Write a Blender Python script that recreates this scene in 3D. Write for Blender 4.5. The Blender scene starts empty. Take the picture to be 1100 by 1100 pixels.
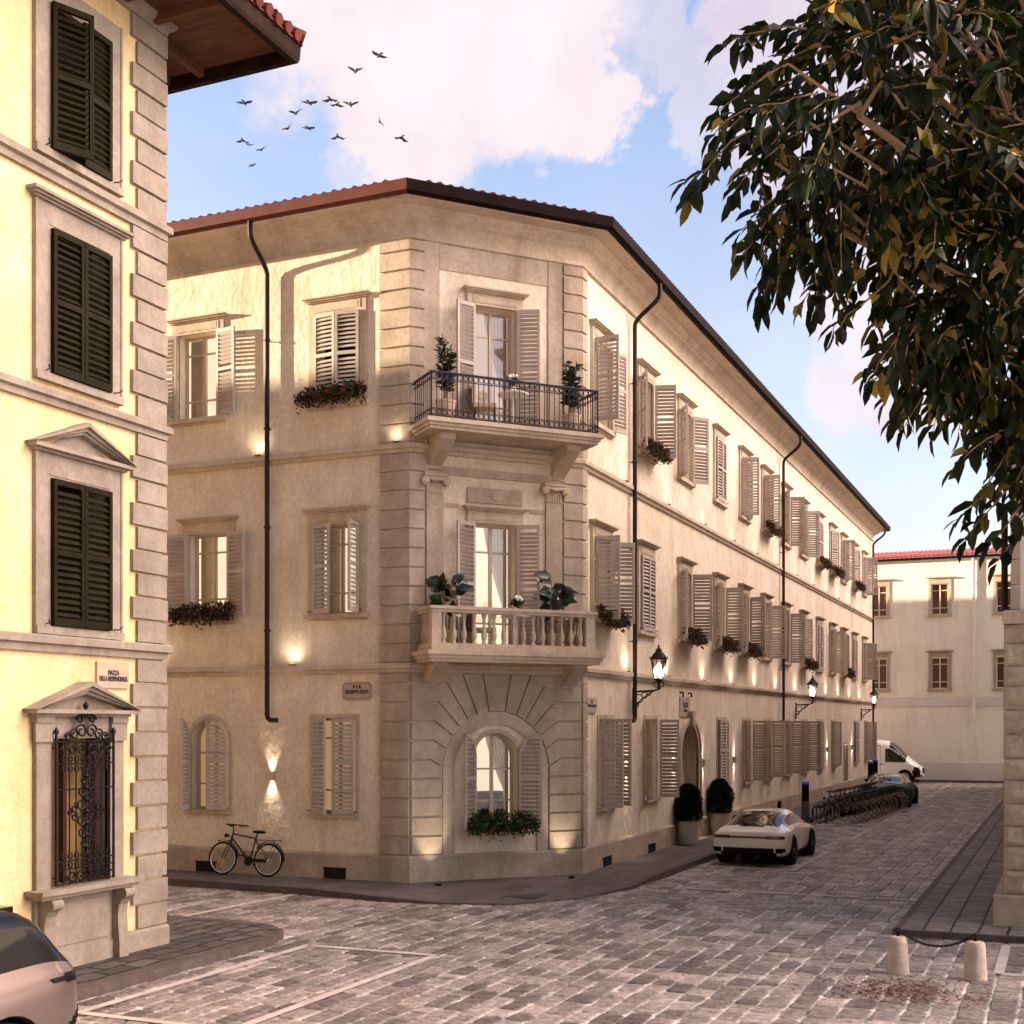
import bpy, bmesh, math, random
from mathutils import noise as mnoise
from mathutils import Vector, Matrix
from mathutils.bvhtree import BVHTree
rnd = random.Random(7)
R = math.radians
PI = math.pi
sc = bpy.context.scene
col = sc.collection

# ------------------------------------------------------------------ camera
CAMZ = 3.2
cam_d = bpy.data.cameras.new('camera'); cam = bpy.data.objects.new('camera', cam_d); col.objects.link(cam)
cam_d.sensor_width = 36; cam_d.lens = 45.0; cam_d.shift_y = 228 / 1100; cam_d.clip_end = 3000; cam_d.clip_start = 0.05
YAW = math.atan(596 / 1375)
cam.location = (0, 0, CAMZ); cam.rotation_euler = (PI / 2, 0, YAW)
sc.camera = cam
# ------------------------------------------------------------------ exposure
sc.view_settings.view_transform = 'Standard'; sc.view_settings.look = 'None'
sc.view_settings.exposure = 1.72; sc.view_settings.gamma = 1.0
sc.cycles.use_denoising = True
sc.cycles.max_bounces = 7; sc.cycles.diffuse_bounces = 4; sc.cycles.transparent_max_bounces = 12
sc.cycles.sample_clamp_indirect = 6.0
# ------------------------------------------------------------------ sun
SUN_AZ = R(72); SUN_EL = R(9.0)          # light travels towards +X +Y, low
sun_d = bpy.data.lights.new('sun', 'SUN'); sun = bpy.data.objects.new('sun', sun_d); col.objects.link(sun)
sun_d.energy = 5.0; sun_d.angle = R(1.1); sun_d.color = (1.0, 0.80, 0.56)
trav = Vector((math.sin(SUN_AZ) * math.cos(SUN_EL), math.cos(SUN_AZ) * math.cos(SUN_EL), -math.sin(SUN_EL)))
sun.rotation_euler = trav.to_track_quat('-Z', 'Y').to_euler(); sun.location = (-30, -10, 30)
# ------------------------------------------------------------------ sky
def cam_dir(u, v):
    a = (u - 550) / 1375; b = (778 - v) / 1375
    f = Vector((-math.sin(YAW), math.cos(YAW), 0)); r = Vector((math.cos(YAW), math.sin(YAW), 0))
    return (f + r * a + Vector((0, 0, b))).normalized()
world = bpy.data.worlds.new('World'); sc.world = world; world.use_nodes = True
def build_sky():
    nt = world.node_tree; N = nt.nodes; L = nt.links; N.clear()
    out = N.new('ShaderNodeOutputWorld'); bg = N.new('ShaderNodeBackground'); bg.inputs[1].default_value = 0.12
    L.new(bg.outputs[0], out.inputs[0])
    sky = N.new('ShaderNodeTexSky'); sky.sky_type = 'NISHITA'; sky.sun_disc = False
    sky.sun_elevation = SUN_EL; sky.sun_rotation = R(252); sky.altitude = 200; sky.air_density = 1.0; sky.dust_density = 0.6; sky.ozone_density = 1.6
    tc = N.new('ShaderNodeTexCoord')
    def noise(scale, det, rough, src=None):
        n = N.new('ShaderNodeTexNoise'); n.inputs['Scale'].default_value = scale; n.inputs['Detail'].default_value = det
        n.inputs['Roughness'].default_value = rough; L.new(src or tc.outputs['Generated'], n.inputs['Vector']); return n
    def math_(op, a, b=None, c=None, clamp=False):
        m = N.new('ShaderNodeMath'); m.operation = op; m.use_clamp = clamp
        for i, x in enumerate((a, b, c)):
            if x is None: continue
            if isinstance(x, (int, float)): m.inputs[i].default_value = x
            else: L.new(x, m.inputs[i])
        return m.outputs[0]
    n1 = noise(7.0, 9, 0.62)
    nv = N.new('ShaderNodeVectorMath'); nv.operation = 'SUBTRACT'; L.new(n1.outputs['Color'], nv.inputs[0]); nv.inputs[1].default_value = (.5, .5, .5)
    ns = N.new('ShaderNodeVectorMath'); ns.operation = 'SCALE'; L.new(nv.outputs[0], ns.inputs[0]); ns.inputs['Scale'].default_value = 0.22
    na = N.new('ShaderNodeVectorMath'); na.operation = 'ADD'; L.new(tc.outputs['Generated'], na.inputs[0]); L.new(ns.outputs[0], na.inputs[1])
    blobs = [(cam_dir(440, 35), .11, 1.), (cam_dir(340, -30), .095, 1.), (cam_dir(560, 65), .075, 1.), (cam_dir(615, 95), .048, 1.), (cam_dir(485, 130), .040, .9),
             (cam_dir(355, 160), .03, .5), (cam_dir(430, 160), .028, .8), (cam_dir(712, 30), .028, .6), (cam_dir(765, 95), .045, .6), (cam_dir(900, 60), .10, .8),
             (cam_dir(980, 330), .10, .85), (cam_dir(1080, 80), .12, .9), (cam_dir(860, 330), .06, .35), (cam_dir(760, 420), .09, .3), (cam_dir(450, -200), .22, 1.),
             (Vector((1, .45, .9)).normalized(), .46, 1.), (Vector((1, .26, .60)).normalized(), .36, 1.), (Vector((.55, .3, 1)).normalized(), .30, .9),  # from here on unseen clouds, added to fill the street side with light
             (Vector((1, .7, .55)).normalized(), .34, 1.), (Vector((-.5, -1, .35)).normalized(), .75, .95), (Vector((.35, -1, .35)).normalized(), .55, .95)]  # last two blobs: added bank out of view that cuts piazza-side skylight
    acc = None
    for d, r, amt in blobs:
        dist = N.new('ShaderNodeVectorMath'); dist.operation = 'DISTANCE'; L.new(na.outputs[0], dist.inputs[0]); dist.inputs[1].default_value = d
        mr = N.new('ShaderNodeMapRange'); mr.interpolation_type = 'SMOOTHSTEP'; L.new(dist.outputs['Value'], mr.inputs['Value'])
        mr.inputs['From Min'].default_value = r * 1.05; mr.inputs['From Max'].default_value = r * .72; mr.inputs['To Min'].default_value = 0; mr.inputs['To Max'].default_value = amt
        acc = mr.outputs[0] if acc is None else math_('MAXIMUM', acc, mr.outputs[0])
    # thin high veil, stronger near the horizon
    sep = N.new('ShaderNodeSeparateXYZ'); L.new(tc.outputs['Generated'], sep.inputs[0])
    mp = N.new('ShaderNodeMapping'); mp.inputs['Scale'].default_value = (1.2, 1.2, 6.0); L.new(tc.outputs['Generated'], mp.inputs[0])
    n2 = noise(3.0, 6, .55, mp.outputs[0])
    hz = N.new('ShaderNodeMapRange'); L.new(sep.outputs['Z'], hz.inputs['Value']); hz.inputs['From Min'].default_value = .05; hz.inputs['From Max'].default_value = .50
    hz.inputs['To Min'].default_value = .80; hz.inputs['To Max'].default_value = .12
    veil = math_('MULTIPLY', hz.outputs[0], math_('MULTIPLY_ADD', n2.outputs['Fac'], 1.1, .4), None, True)
    mask = math_('MAXIMUM', acc, math_('MULTIPLY', veil, .85), None, True)
    n3 = noise(5.0, 7, .6)
    cr = N.new('ShaderNodeValToRGB'); cr.color_ramp.elements[0].position = .32; cr.color_ramp.elements[1].position = .62
    cr.color_ramp.elements[0].color = (.80, .66, .74, 1); cr.color_ramp.elements[1].color = (1.0, .90, .93, 1); L.new(n3.outputs['Fac'], cr.inputs[0])
    cs = N.new('ShaderNodeVectorMath'); cs.operation = 'SCALE'; L.new(cr.outputs[0], cs.inputs[0])
    # clouds in the unseen east half are added bright to light the street facade
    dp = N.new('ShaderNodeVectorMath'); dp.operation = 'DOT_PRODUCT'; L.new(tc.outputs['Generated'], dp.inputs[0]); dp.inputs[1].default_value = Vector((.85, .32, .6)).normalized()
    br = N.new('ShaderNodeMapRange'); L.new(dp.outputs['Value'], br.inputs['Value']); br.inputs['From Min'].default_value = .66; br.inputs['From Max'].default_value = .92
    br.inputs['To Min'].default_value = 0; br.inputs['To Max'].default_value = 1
    lit = N.new('ShaderNodeMix'); lit.data_type = 'RGBA'; L.new(br.outputs[0], lit.inputs[0]); lit.inputs[6].default_value = (CLOUD, CLOUD, CLOUD, 1); lit.inputs[7].default_value = (*CLOUD_FILL, 1)
    # unseen cloud bank added over the sun side, dimmed to darken the piazza facade
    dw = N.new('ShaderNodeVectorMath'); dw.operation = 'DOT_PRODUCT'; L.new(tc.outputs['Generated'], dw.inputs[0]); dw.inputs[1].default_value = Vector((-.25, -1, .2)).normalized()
    dk = N.new('ShaderNodeMapRange'); L.new(dw.outputs['Value'], dk.inputs['Value']); dk.inputs['From Min'].default_value = .2; dk.inputs['From Max'].default_value = .75; dk.inputs['To Min'].default_value = 1; dk.inputs['To Max'].default_value = DIMMING_BANK
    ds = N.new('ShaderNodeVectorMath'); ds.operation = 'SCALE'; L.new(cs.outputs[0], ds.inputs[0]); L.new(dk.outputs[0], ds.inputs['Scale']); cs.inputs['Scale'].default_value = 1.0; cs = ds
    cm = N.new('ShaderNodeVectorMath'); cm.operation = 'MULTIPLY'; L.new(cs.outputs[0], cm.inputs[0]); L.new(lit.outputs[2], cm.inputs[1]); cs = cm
    sk = N.new('ShaderNodeMix'); sk.data_type = 'RGBA'; sk.blend_type = 'MULTIPLY'; sk.inputs[0].default_value = 1.0
    L.new(sky.outputs[0], sk.inputs[6]); sk.inputs[7].default_value = SKYTINT
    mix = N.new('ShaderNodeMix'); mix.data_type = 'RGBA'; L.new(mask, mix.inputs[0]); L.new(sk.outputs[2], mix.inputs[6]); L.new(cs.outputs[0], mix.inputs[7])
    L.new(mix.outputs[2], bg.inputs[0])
DIMMING_BANK = .16; CLOUD = 2.65; CLOUD_FILL = (40, 35.5, 30); SKYTINT = (1.12, 1.05, 1.14, 1)
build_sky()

# ------------------------------------------------------------------ materials
def new_mat(name):
    m = bpy.data.materials.new(name); m.use_nodes = True; nt = m.node_tree; nt.nodes.clear()
    return m, nt.nodes, nt.links
def mat(name, c, rough=.8, c2=None, scale=3., det=6., metal=0., bump=0., bscale=40., spec=.4, emit=0., ecol=None, coat=0., space='pos', stretch=None, c3=None, scale3=.5, f3=.5, island=None, trans=0., streak=0., bump2=0.):
    m, N, L = new_mat(name)
    out = N.new('ShaderNodeOutputMaterial'); b = N.new('ShaderNodeBsdfPrincipled'); L.new(b.outputs[0], out.inputs[0])
    b.inputs['Base Color'].default_value = (*c, 1); b.inputs['Roughness'].default_value = rough; b.inputs['Metallic'].default_value = metal
    b.inputs['Specular IOR Level'].default_value = spec
    if coat: b.inputs['Coat Weight'].default_value = coat; b.inputs['Coat Roughness'].default_value = .03
    if emit: b.inputs['Emission Strength'].default_value = emit; b.inputs['Emission Color'].default_value = (*(ecol or c), 1)
    src = None
    def coords():
        if space == 'pos': g = N.new('ShaderNodeNewGeometry'); o = g.outputs['Position']
        else: g = N.new('ShaderNodeTexCoord'); o = g.outputs['Object']
        if stretch:
            mp = N.new('ShaderNodeMapping'); mp.inputs['Scale'].default_value = stretch; L.new(o, mp.inputs[0]); o = mp.outputs[0]
        return o
    colr = None
    if island:
        g = N.new('ShaderNodeNewGeometry'); cr = N.new('ShaderNodeValToRGB'); L.new(g.outputs['Random Per Island'], cr.inputs[0])
        els = cr.color_ramp.elements; els[0].color = (*c, 1); els[1].color = (*island[-1][1], 1); els[1].position = island[-1][0]
        for p, cc in island[:-1]: e = els.new(p); e.color = (*cc, 1)
        colr = cr.outputs[0]
    if c2:
        src = coords(); n = N.new('ShaderNodeTexNoise'); n.inputs['Scale'].default_value = scale; n.inputs['Detail'].default_value = det; n.inputs['Roughness'].default_value = .6; L.new(src, n.inputs['Vector'])
        cr = N.new('ShaderNodeValToRGB'); cr.color_ramp.elements[0].position = .33; cr.color_ramp.elements[1].position = .67
        cr.color_ramp.elements[0].color = (*c, 1); cr.color_ramp.elements[1].color = (*c2, 1); L.new(n.outputs['Fac'], cr.inputs[0]); colr = cr.outputs[0]
        if c3:
            n3 = N.new('ShaderNodeTexNoise'); n3.inputs['Scale'].default_value = scale3; n3.inputs['Detail'].default_value = 5; L.new(src, n3.inputs['Vector'])
            r3 = N.new('ShaderNodeMapRange'); r3.inputs['From Min'].default_value = .45; r3.inputs['From Max'].default_value = .75; r3.inputs['To Max'].default_value = f3; L.new(n3.outputs['Fac'], r3.inputs['Value'])
            mx = N.new('ShaderNodeMix'); mx.data_type = 'RGBA'; L.new(r3.outputs[0], mx.inputs[0]); L.new(colr, mx.inputs[6]); mx.inputs[7].default_value = (*c3, 1); colr = mx.outputs[2]
    if streak:
        mp2 = N.new('ShaderNodeMapping'); mp2.inputs['Scale'].default_value = (1.3, .8, .13); L.new(src, mp2.inputs[0]); n4 = N.new('ShaderNodeTexNoise'); n4.inputs['Scale'].default_value = 1.6; n4.inputs['Detail'].default_value = 7; n4.inputs['Roughness'].default_value = .65; L.new(mp2.outputs[0], n4.inputs['Vector'])
        r4 = N.new('ShaderNodeMapRange'); r4.inputs['From Min'].default_value = .50; r4.inputs['From Max'].default_value = .74; r4.inputs['To Max'].default_value = streak; L.new(n4.outputs['Fac'], r4.inputs['Value'])
        m4 = N.new('ShaderNodeMix'); m4.data_type = 'RGBA'; m4.blend_type = 'MULTIPLY'; L.new(r4.outputs[0], m4.inputs[0]); L.new(colr, m4.inputs[6]); m4.inputs[7].default_value = (.55, .48, .42, 1); colr = m4.outputs[2]
        n5 = N.new('ShaderNodeTexNoise'); n5.inputs['Scale'].default_value = 13; n5.inputs['Detail'].default_value = 8; n5.inputs['Roughness'].default_value = .75; L.new(src, n5.inputs['Vector'])
        r5 = N.new('ShaderNodeMapRange'); r5.inputs['From Min'].default_value = .3; r5.inputs['From Max'].default_value = .7; r5.inputs['To Min'].default_value = .78; r5.inputs['To Max'].default_value = 1.14; L.new(n5.outputs['Fac'], r5.inputs['Value'])
        m5 = N.new('ShaderNodeVectorMath'); m5.operation = 'SCALE'; L.new(colr, m5.inputs[0]); L.new(r5.outputs[0], m5.inputs['Scale']); colr = m5.outputs[0]
    if colr: L.new(colr, b.inputs['Base Color'])
    if bump:
        src = src or coords(); nb = N.new('ShaderNodeTexNoise'); nb.inputs['Scale'].default_value = bscale; nb.inputs['Detail'].default_value = 5; L.new(src, nb.inputs['Vector'])
        bp = N.new('ShaderNodeBump'); bp.inputs['Strength'].default_value = bump; bp.inputs['Distance'].default_value = bump2 or .02; L.new(nb.outputs['Fac'], bp.inputs['Height']); L.new(bp.outputs[0], b.inputs['Normal'])
    if trans:
        t = N.new('ShaderNodeBsdfTranslucent'); mx = N.new('ShaderNodeMixShader'); mx.inputs[0].default_value = trans; L.new(b.outputs[0], mx.inputs[1]); L.new(t.outputs[0], mx.inputs[2]); L.new(mx.outputs[0], out.inputs[0])
        if colr: L.new(colr, t.inputs[0])
        else: t.inputs[0].default_value = (*c, 1)
    return m
def glass_mat(name, tint=(.9, .9, .9), refl=.08):
    m, N, L = new_mat(name); out = N.new('ShaderNodeOutputMaterial'); t = N.new('ShaderNodeBsdfTransparent'); t.inputs[0].default_value = (*tint, 1)
    g = N.new('ShaderNodeBsdfGlossy'); g.inputs['Roughness'].default_value = .02; lw = N.new('ShaderNodeFresnel'); lw.inputs[0].default_value = 1.5
    a = N.new('ShaderNodeMath'); a.operation = 'ADD'; a.inputs[1].default_value = refl; a.use_clamp = True; L.new(lw.outputs[0], a.inputs[0])
    mx = N.new('ShaderNodeMixShader'); L.new(a.outputs[0], mx.inputs[0]); L.new(t.outputs[0], mx.inputs[1]); L.new(g.outputs[0], mx.inputs[2]); L.new(mx.outputs[0], out.inputs[0]); return m
def paving(name, cells, mortar_pale, mortar_dark, bw, bh, mort, warp, rough, bump, rot=0., dirt=(.10, .085, .08), dirt_amt=.6, pale=.5, dist=.03):
    """stones laid in courses, slightly crooked, joints partly filled with pale sand"""
    m, N, L = new_mat(name); out = N.new('ShaderNodeOutputMaterial'); b = N.new('ShaderNodeBsdfPrincipled'); L.new(b.outputs[0], out.inputs[0])
    g = N.new('ShaderNodeNewGeometry'); mp = N.new('ShaderNodeMapping'); mp.inputs['Rotation'].default_value = (0, 0, rot); L.new(g.outputs['Position'], mp.inputs[0])
    def noise(s, d=5, r=.55):
        n = N.new('ShaderNodeTexNoise'); n.inputs['Scale'].default_value = s; n.inputs['Detail'].default_value = d; n.inputs['Roughness'].default_value = r; L.new(mp.outputs[0], n.inputs['Vector']); return n
    nw = noise(1.7, 2); sub = N.new('ShaderNodeVectorMath'); sub.operation = 'SUBTRACT'; L.new(nw.outputs['Color'], sub.inputs[0]); sub.inputs[1].default_value = (.5, .5, .5)
    sca = N.new('ShaderNodeVectorMath'); sca.operation = 'SCALE'; sca.inputs['Scale'].default_value = warp; L.new(sub.outputs[0], sca.inputs[0])
    nw2 = noise(14, 3); sub2 = N.new('ShaderNodeVectorMath'); sub2.operation = 'SUBTRACT'; L.new(nw2.outputs['Color'], sub2.inputs[0]); sub2.inputs[1].default_value = (.5, .5, .5)
    sca2 = N.new('ShaderNodeVectorMath'); sca2.operation = 'SCALE'; sca2.inputs['Scale'].default_value = warp * .28; L.new(sub2.outputs[0], sca2.inputs[0])
    a1 = N.new('ShaderNodeVectorMath'); a1.operation = 'ADD'; L.new(mp.outputs[0], a1.inputs[0]); L.new(sca.outputs[0], a1.inputs[1])
    a2 = N.new('ShaderNodeVectorMath'); a2.operation = 'ADD'; L.new(a1.outputs[0], a2.inputs[0]); L.new(sca2.outputs[0], a2.inputs[1])
    br = N.new('ShaderNodeTexBrick'); L.new(a2.outputs[0], br.inputs['Vector']); br.inputs['Scale'].default_value = 1.0; br.inputs['Brick Width'].default_value = bw; br.inputs['Row Height'].default_value = bh
    br.inputs['Mortar Size'].default_value = mort; br.inputs['Mortar Smooth'].default_value = .35; br.inputs['Bias'].default_value = 0
    br.offset = .45; br.squash = 1.35; br.squash_frequency = 3
    br.inputs['Color1'].default_value = (0, 0, 0, 1); br.inputs['Color2'].default_value = (1, 1, 1, 1); br.inputs['Mortar'].default_value = (.5, .5, .5, 1)
    cr = N.new('ShaderNodeValToRGB'); L.new(br.outputs['Color'], cr.inputs[0]); els = cr.color_ramp.elements; els[0].color = (*cells[0], 1); els[1].color = (*cells[-1], 1)
    for i, cc in enumerate(cells[1:-1]): e = els.new((i + 1) / (len(cells) - 1)); e.color = (*cc, 1)
    nd = noise(2.6, 8, .68); rd = N.new('ShaderNodeMapRange'); rd.inputs['From Min'].default_value = .40; rd.inputs['From Max'].default_value = .70; rd.inputs['To Max'].default_value = dirt_amt; L.new(nd.outputs['Fac'], rd.inputs['Value'])
    mx = N.new('ShaderNodeMix'); mx.data_type = 'RGBA'; L.new(rd.outputs[0], mx.inputs[0]); L.new(cr.outputs[0], mx.inputs[6]); mx.inputs[7].default_value = (*dirt, 1)
    nf = noise(9, 8, .75); mf = N.new('ShaderNodeMix'); mf.data_type = 'RGBA'; mf.blend_type = 'OVERLAY'; mf.inputs[0].default_value = .85; L.new(mx.outputs[2], mf.inputs[6]); L.new(nf.outputs['Fac'], mf.inputs[7])
    nm = noise(1.1, 6, .65); rm = N.new('ShaderNodeMapRange'); rm.inputs['From Min'].default_value = .5 - .12 + .2 * (.5 - pale); rm.inputs['From Max'].default_value = .5 + .12 + .2 * (.5 - pale); L.new(nm.outputs['Fac'], rm.inputs['Value'])
    mm = N.new('ShaderNodeMix'); mm.data_type = 'RGBA'; L.new(rm.outputs[0], mm.inputs[0]); mm.inputs[6].default_value = (*mortar_dark, 1); mm.inputs[7].default_value = (*mortar_pale, 1)
    fin = N.new('ShaderNodeMix'); fin.data_type = 'RGBA'; L.new(br.outputs['Fac'], fin.inputs[0]); L.new(mf.outputs[2], fin.inputs[6]); L.new(mm.outputs[2], fin.inputs[7])
    L.new(fin.outputs[2], b.inputs['Base Color'])
    rr = N.new('ShaderNodeMapRange'); L.new(nd.outputs['Fac'], rr.inputs['Value']); rr.inputs['From Min'].default_value = .3; rr.inputs['From Max'].default_value = .7; rr.inputs['To Min'].default_value = rough - .12; rr.inputs['To Max'].default_value = rough + .12
    L.new(rr.outputs[0], b.inputs['Roughness']); b.inputs['Specular IOR Level'].default_value = .35
    inv = N.new('ShaderNodeMath'); inv.operation = 'SUBTRACT'; inv.inputs[0].default_value = 1; L.new(br.outputs['Fac'], inv.inputs[1])
    ad = N.new('ShaderNodeMath'); ad.operation = 'MULTIPLY_ADD'; L.new(nf.outputs['Fac'], ad.inputs[0]); ad.inputs[1].default_value = .8; L.new(inv.outputs[0], ad.inputs[2])
    bp = N.new('ShaderNodeBump'); bp.inputs['Strength'].default_value = bump; bp.inputs['Distance'].default_value = dist; L.new(ad.outputs[0], bp.inputs['Height']); L.new(bp.outputs[0], b.inputs['Normal'])
    return m

M = {}
M['stucco'] = mat('cream_stucco', (.66, .55, .425), .92, (.78, .68, .555), 2.6, 8, bump=.55, bscale=6, spec=.15, c3=(.54, .43, .315), scale3=.7, f3=.6, stretch=(1, 1, .7), streak=.42, bump2=.05)
M['stone'] = mat('warm_stone', (.38, .30, .23), .88, (.49, .40, .315), 2.4, 8, bump=.22, bscale=22, spec=.2, c3=(.30, .23, .175), scale3=1.3, f3=.65, streak=.6, bump2=.03)
M['trim'] = mat('pale_stone_trim', (.48, .38, .285), .88, (.57, .465, .36), 3.0, 8, bump=.15, bscale=26, spec=.2, c3=(.40, .31, .23), scale3=1.2, f3=.6, streak=.5)
M['shutter'] = mat('taupe_shutter_paint', (.375, .31, .27), .65, (.455, .38, .335), 2.5, 5, bump=.05, bscale=60, spec=.3)
M['sash'] = mat('pale_sash_paint', (.50, .41, .33), .55, spec=.3)
M['glass'] = glass_mat('window_glass')
M['room_bright'] = mat('lit_room_wall', (.8, .74, .62), .9, emit=.15, ecol=(1, .88, .72))
M['room_warm'] = mat('warm_lit_room_wall', (.7, .58, .38), .9, emit=.06, ecol=(1, .74, .42))
M['room_dim'] = mat('dim_room_wall', (.45, .35, .25), .9, emit=.06, ecol=(1, .75, .5))
M['room_taupe'] = mat('taupe_room_wall', (.50, .37, .29), .9, emit=.10, ecol=(1, .78, .62))
M['curtain'] = mat('linen_curtain', (.66, .54, .44), .9, (.75, .64, .54), 6, 3, spec=.1)
M['iron'] = mat('black_iron', (.004, .0035, .0035), .5, (.009, .007, .006), 30, 3, spec=.2)
M['railiron'] = mat('slate_iron', (.016, .015, .026), .5, (.03, .028, .045), 20, 3, spec=.25)
M['pipe'] = mat('dark_downpipe', (.014, .006, .005), .5, (.024, .011, .009), 6, 4, spec=.2)
M['gutter'] = mat('dark_gutter', (.006, .0025, .002), .7, (.013, .005, .004), 3, 4, spec=.06)
M['sunlitgutter'] = mat('sunlit_red_gutter', (.075, .014, .009), .6, (.11, .022, .014), 3, 4, spec=.2)  # dark gutter as the sun reddens it, sunlight put into the colour
M['tile'] = mat('red_roof_tile', (.085, .013, .009), .9, (.14, .026, .016), 4, 5, bump=.3, bscale=20)
M['farroof'] = mat('far_roof_tile', (.24, .045, .04), .85, (.36, .08, .07), 5, 7, c3=(.14, .05, .04), scale3=1.5, f3=.7)
M['dark'] = mat('dark_void', (.012, .010, .009), .9)
M['pot'] = mat('terracotta_pot', (.50, .36, .24), .8, (.58, .43, .30), 5, 4)
M['planter'] = mat('pale_concrete_planter', (.42, .36, .30), .75, (.48, .42, .36), 6, 5, bump=.1)
M['leafdark'] = mat('dark_leaf', (.006, .012, .005), .55, island=[(.5, (.010, .020, .007)), (.85, (.018, .030, .010)), (1., (.035, .045, .012))], trans=.15)
M['rubber'] = mat('rubber_leaf', (.006, .013, .007), .35, island=[(.8, (.008, .02, .009)), (1., (.02, .09, .02))], trans=.08, spec=.6)
M['flower'] = mat('flower_mix', (.007, .014, .005), .6, island=[(.55, (.028, .045, .011)), (.68, (.10, .022, .014)), (.86, (.17, .035, .022)), (1., (.24, .12, .07))], trans=.2)
M['flowergreen'] = mat('flower_mix_green', (.008, .026, .007), .6, island=[(.80, (.022, .075, .012)), (.90, (.15, .04, .02)), (1., (.26, .22, .09))], trans=.2)
M['yellow'] = mat('yellow_stucco', (.67, .515, .265), .92, (.74, .585, .335), 1.8, 7, bump=.35, bscale=7, spec=.15, c3=(.57, .43, .21), scale3=.6, f3=.5, streak=.35, bump2=.04)
M['greystone'] = mat('grey_beige_stone', (.255, .21, .165), .9, (.34, .285, .228), 2.6, 8, bump=.25, bscale=24, spec=.2, c3=(.195, .16, .125), scale3=1.2, f3=.6, streak=.5, bump2=.03)
M['greenshut'] = mat('dark_green_shutter', (.009, .007, .0018), .7, (.017, .013, .004), 3, 5, spec=.08)
M['wood'] = mat('brown_soffit_wood', (.06, .018, .007), .8, (.13, .045, .016), 3.0, 7, bump=.3, bscale=14, stretch=(.6, 4, 1))
M['darkwood'] = mat('dark_fascia_wood', (.009, .0035, .002), .75, (.026, .010, .006), 3, 5, spec=.08)
M['sign'] = mat('marble_sign', (.38, .29, .215), .6, (.46, .36, .27), 6, 5)
M['ink'] = mat('dark_lettering', (.02, .012, .03), .6)
M['blueink'] = mat('blue_lettering', (.03, .02, .10), .5)
M['far'] = mat('far_cream_stucco', (.84, .78, .67), .92, (.89, .84, .74), 1.2, 7, bump=.3, bscale=4, spec=.15, c3=(.76, .69, .57), scale3=.4, f3=.5, streak=.4)
M['farband'] = mat('far_pale_band', (.64, .58, .54), .92, (.70, .64, .60), .9, 6)
M['farsash'] = mat('far_white_sash', (.7, .6, .5), .6)
M['farglass'] = mat('brown_window_pane', (.085, .035, .018), .12, (.12, .05, .025), .6, 3, spec=.5)
M['rustic'] = mat('rough_rustic_stone', (.36, .29, .215), .92, (.48, .40, .30), 3, 9, bump=1.0, bscale=5, spec=.2, c3=(.28, .22, .16), scale3=1.6, f3=.6)
M['whitewall'] = mat('pale_render', (.72, .68, .64), .9, (.77, .73, .69), 1.2, 5, bump=.1)
M['line'] = mat('worn_white_line', (.42, .35, .31), .85, (.62, .54, .49), 5, 9, c3=(.22, .18, .16), scale3=2.5, f3=.6)
M['brass'] = mat('pale_metal_sconce', (.55, .47, .38), .4, metal=.5)
M['bulb'] = mat('lamp_glow', (1, .95, .85), .5, emit=4., ecol=(1, .90, .75))
M['bulbs'] = mat('sconce_glow', (1, .9, .7), .5, emit=1.5, ecol=(1, .75, .42))
M['lampglass'] = glass_mat('lamp_glass', (.95, .93, .9), .05)
M['kerb'] = mat('dark_kerb_stone', (.065, .047, .041), .8, (.11, .08, .07), 5, 8, bump=.4, bscale=24)
M['bollard'] = mat('bollard_stone', (.44, .36, .29), .85, (.56, .46, .38), 7, 7, bump=.5, bscale=26)
M['cobble'] = paving('cobbled_street', [(.17, .132, .118), (.36, .29, .262), (.53, .44, .40), (.26, .205, .185), (.45, .37, .335)], (.78, .74, .70), (.05, .042, .04), .50, .33, .017, .11, .50, 1.0, rot=PI/2, dirt_amt=.9, pale=.54, dist=.07)
M['sett'] = mat('worn_paving_stone', (.20, .155, .138), .55, spec=.4)
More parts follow.
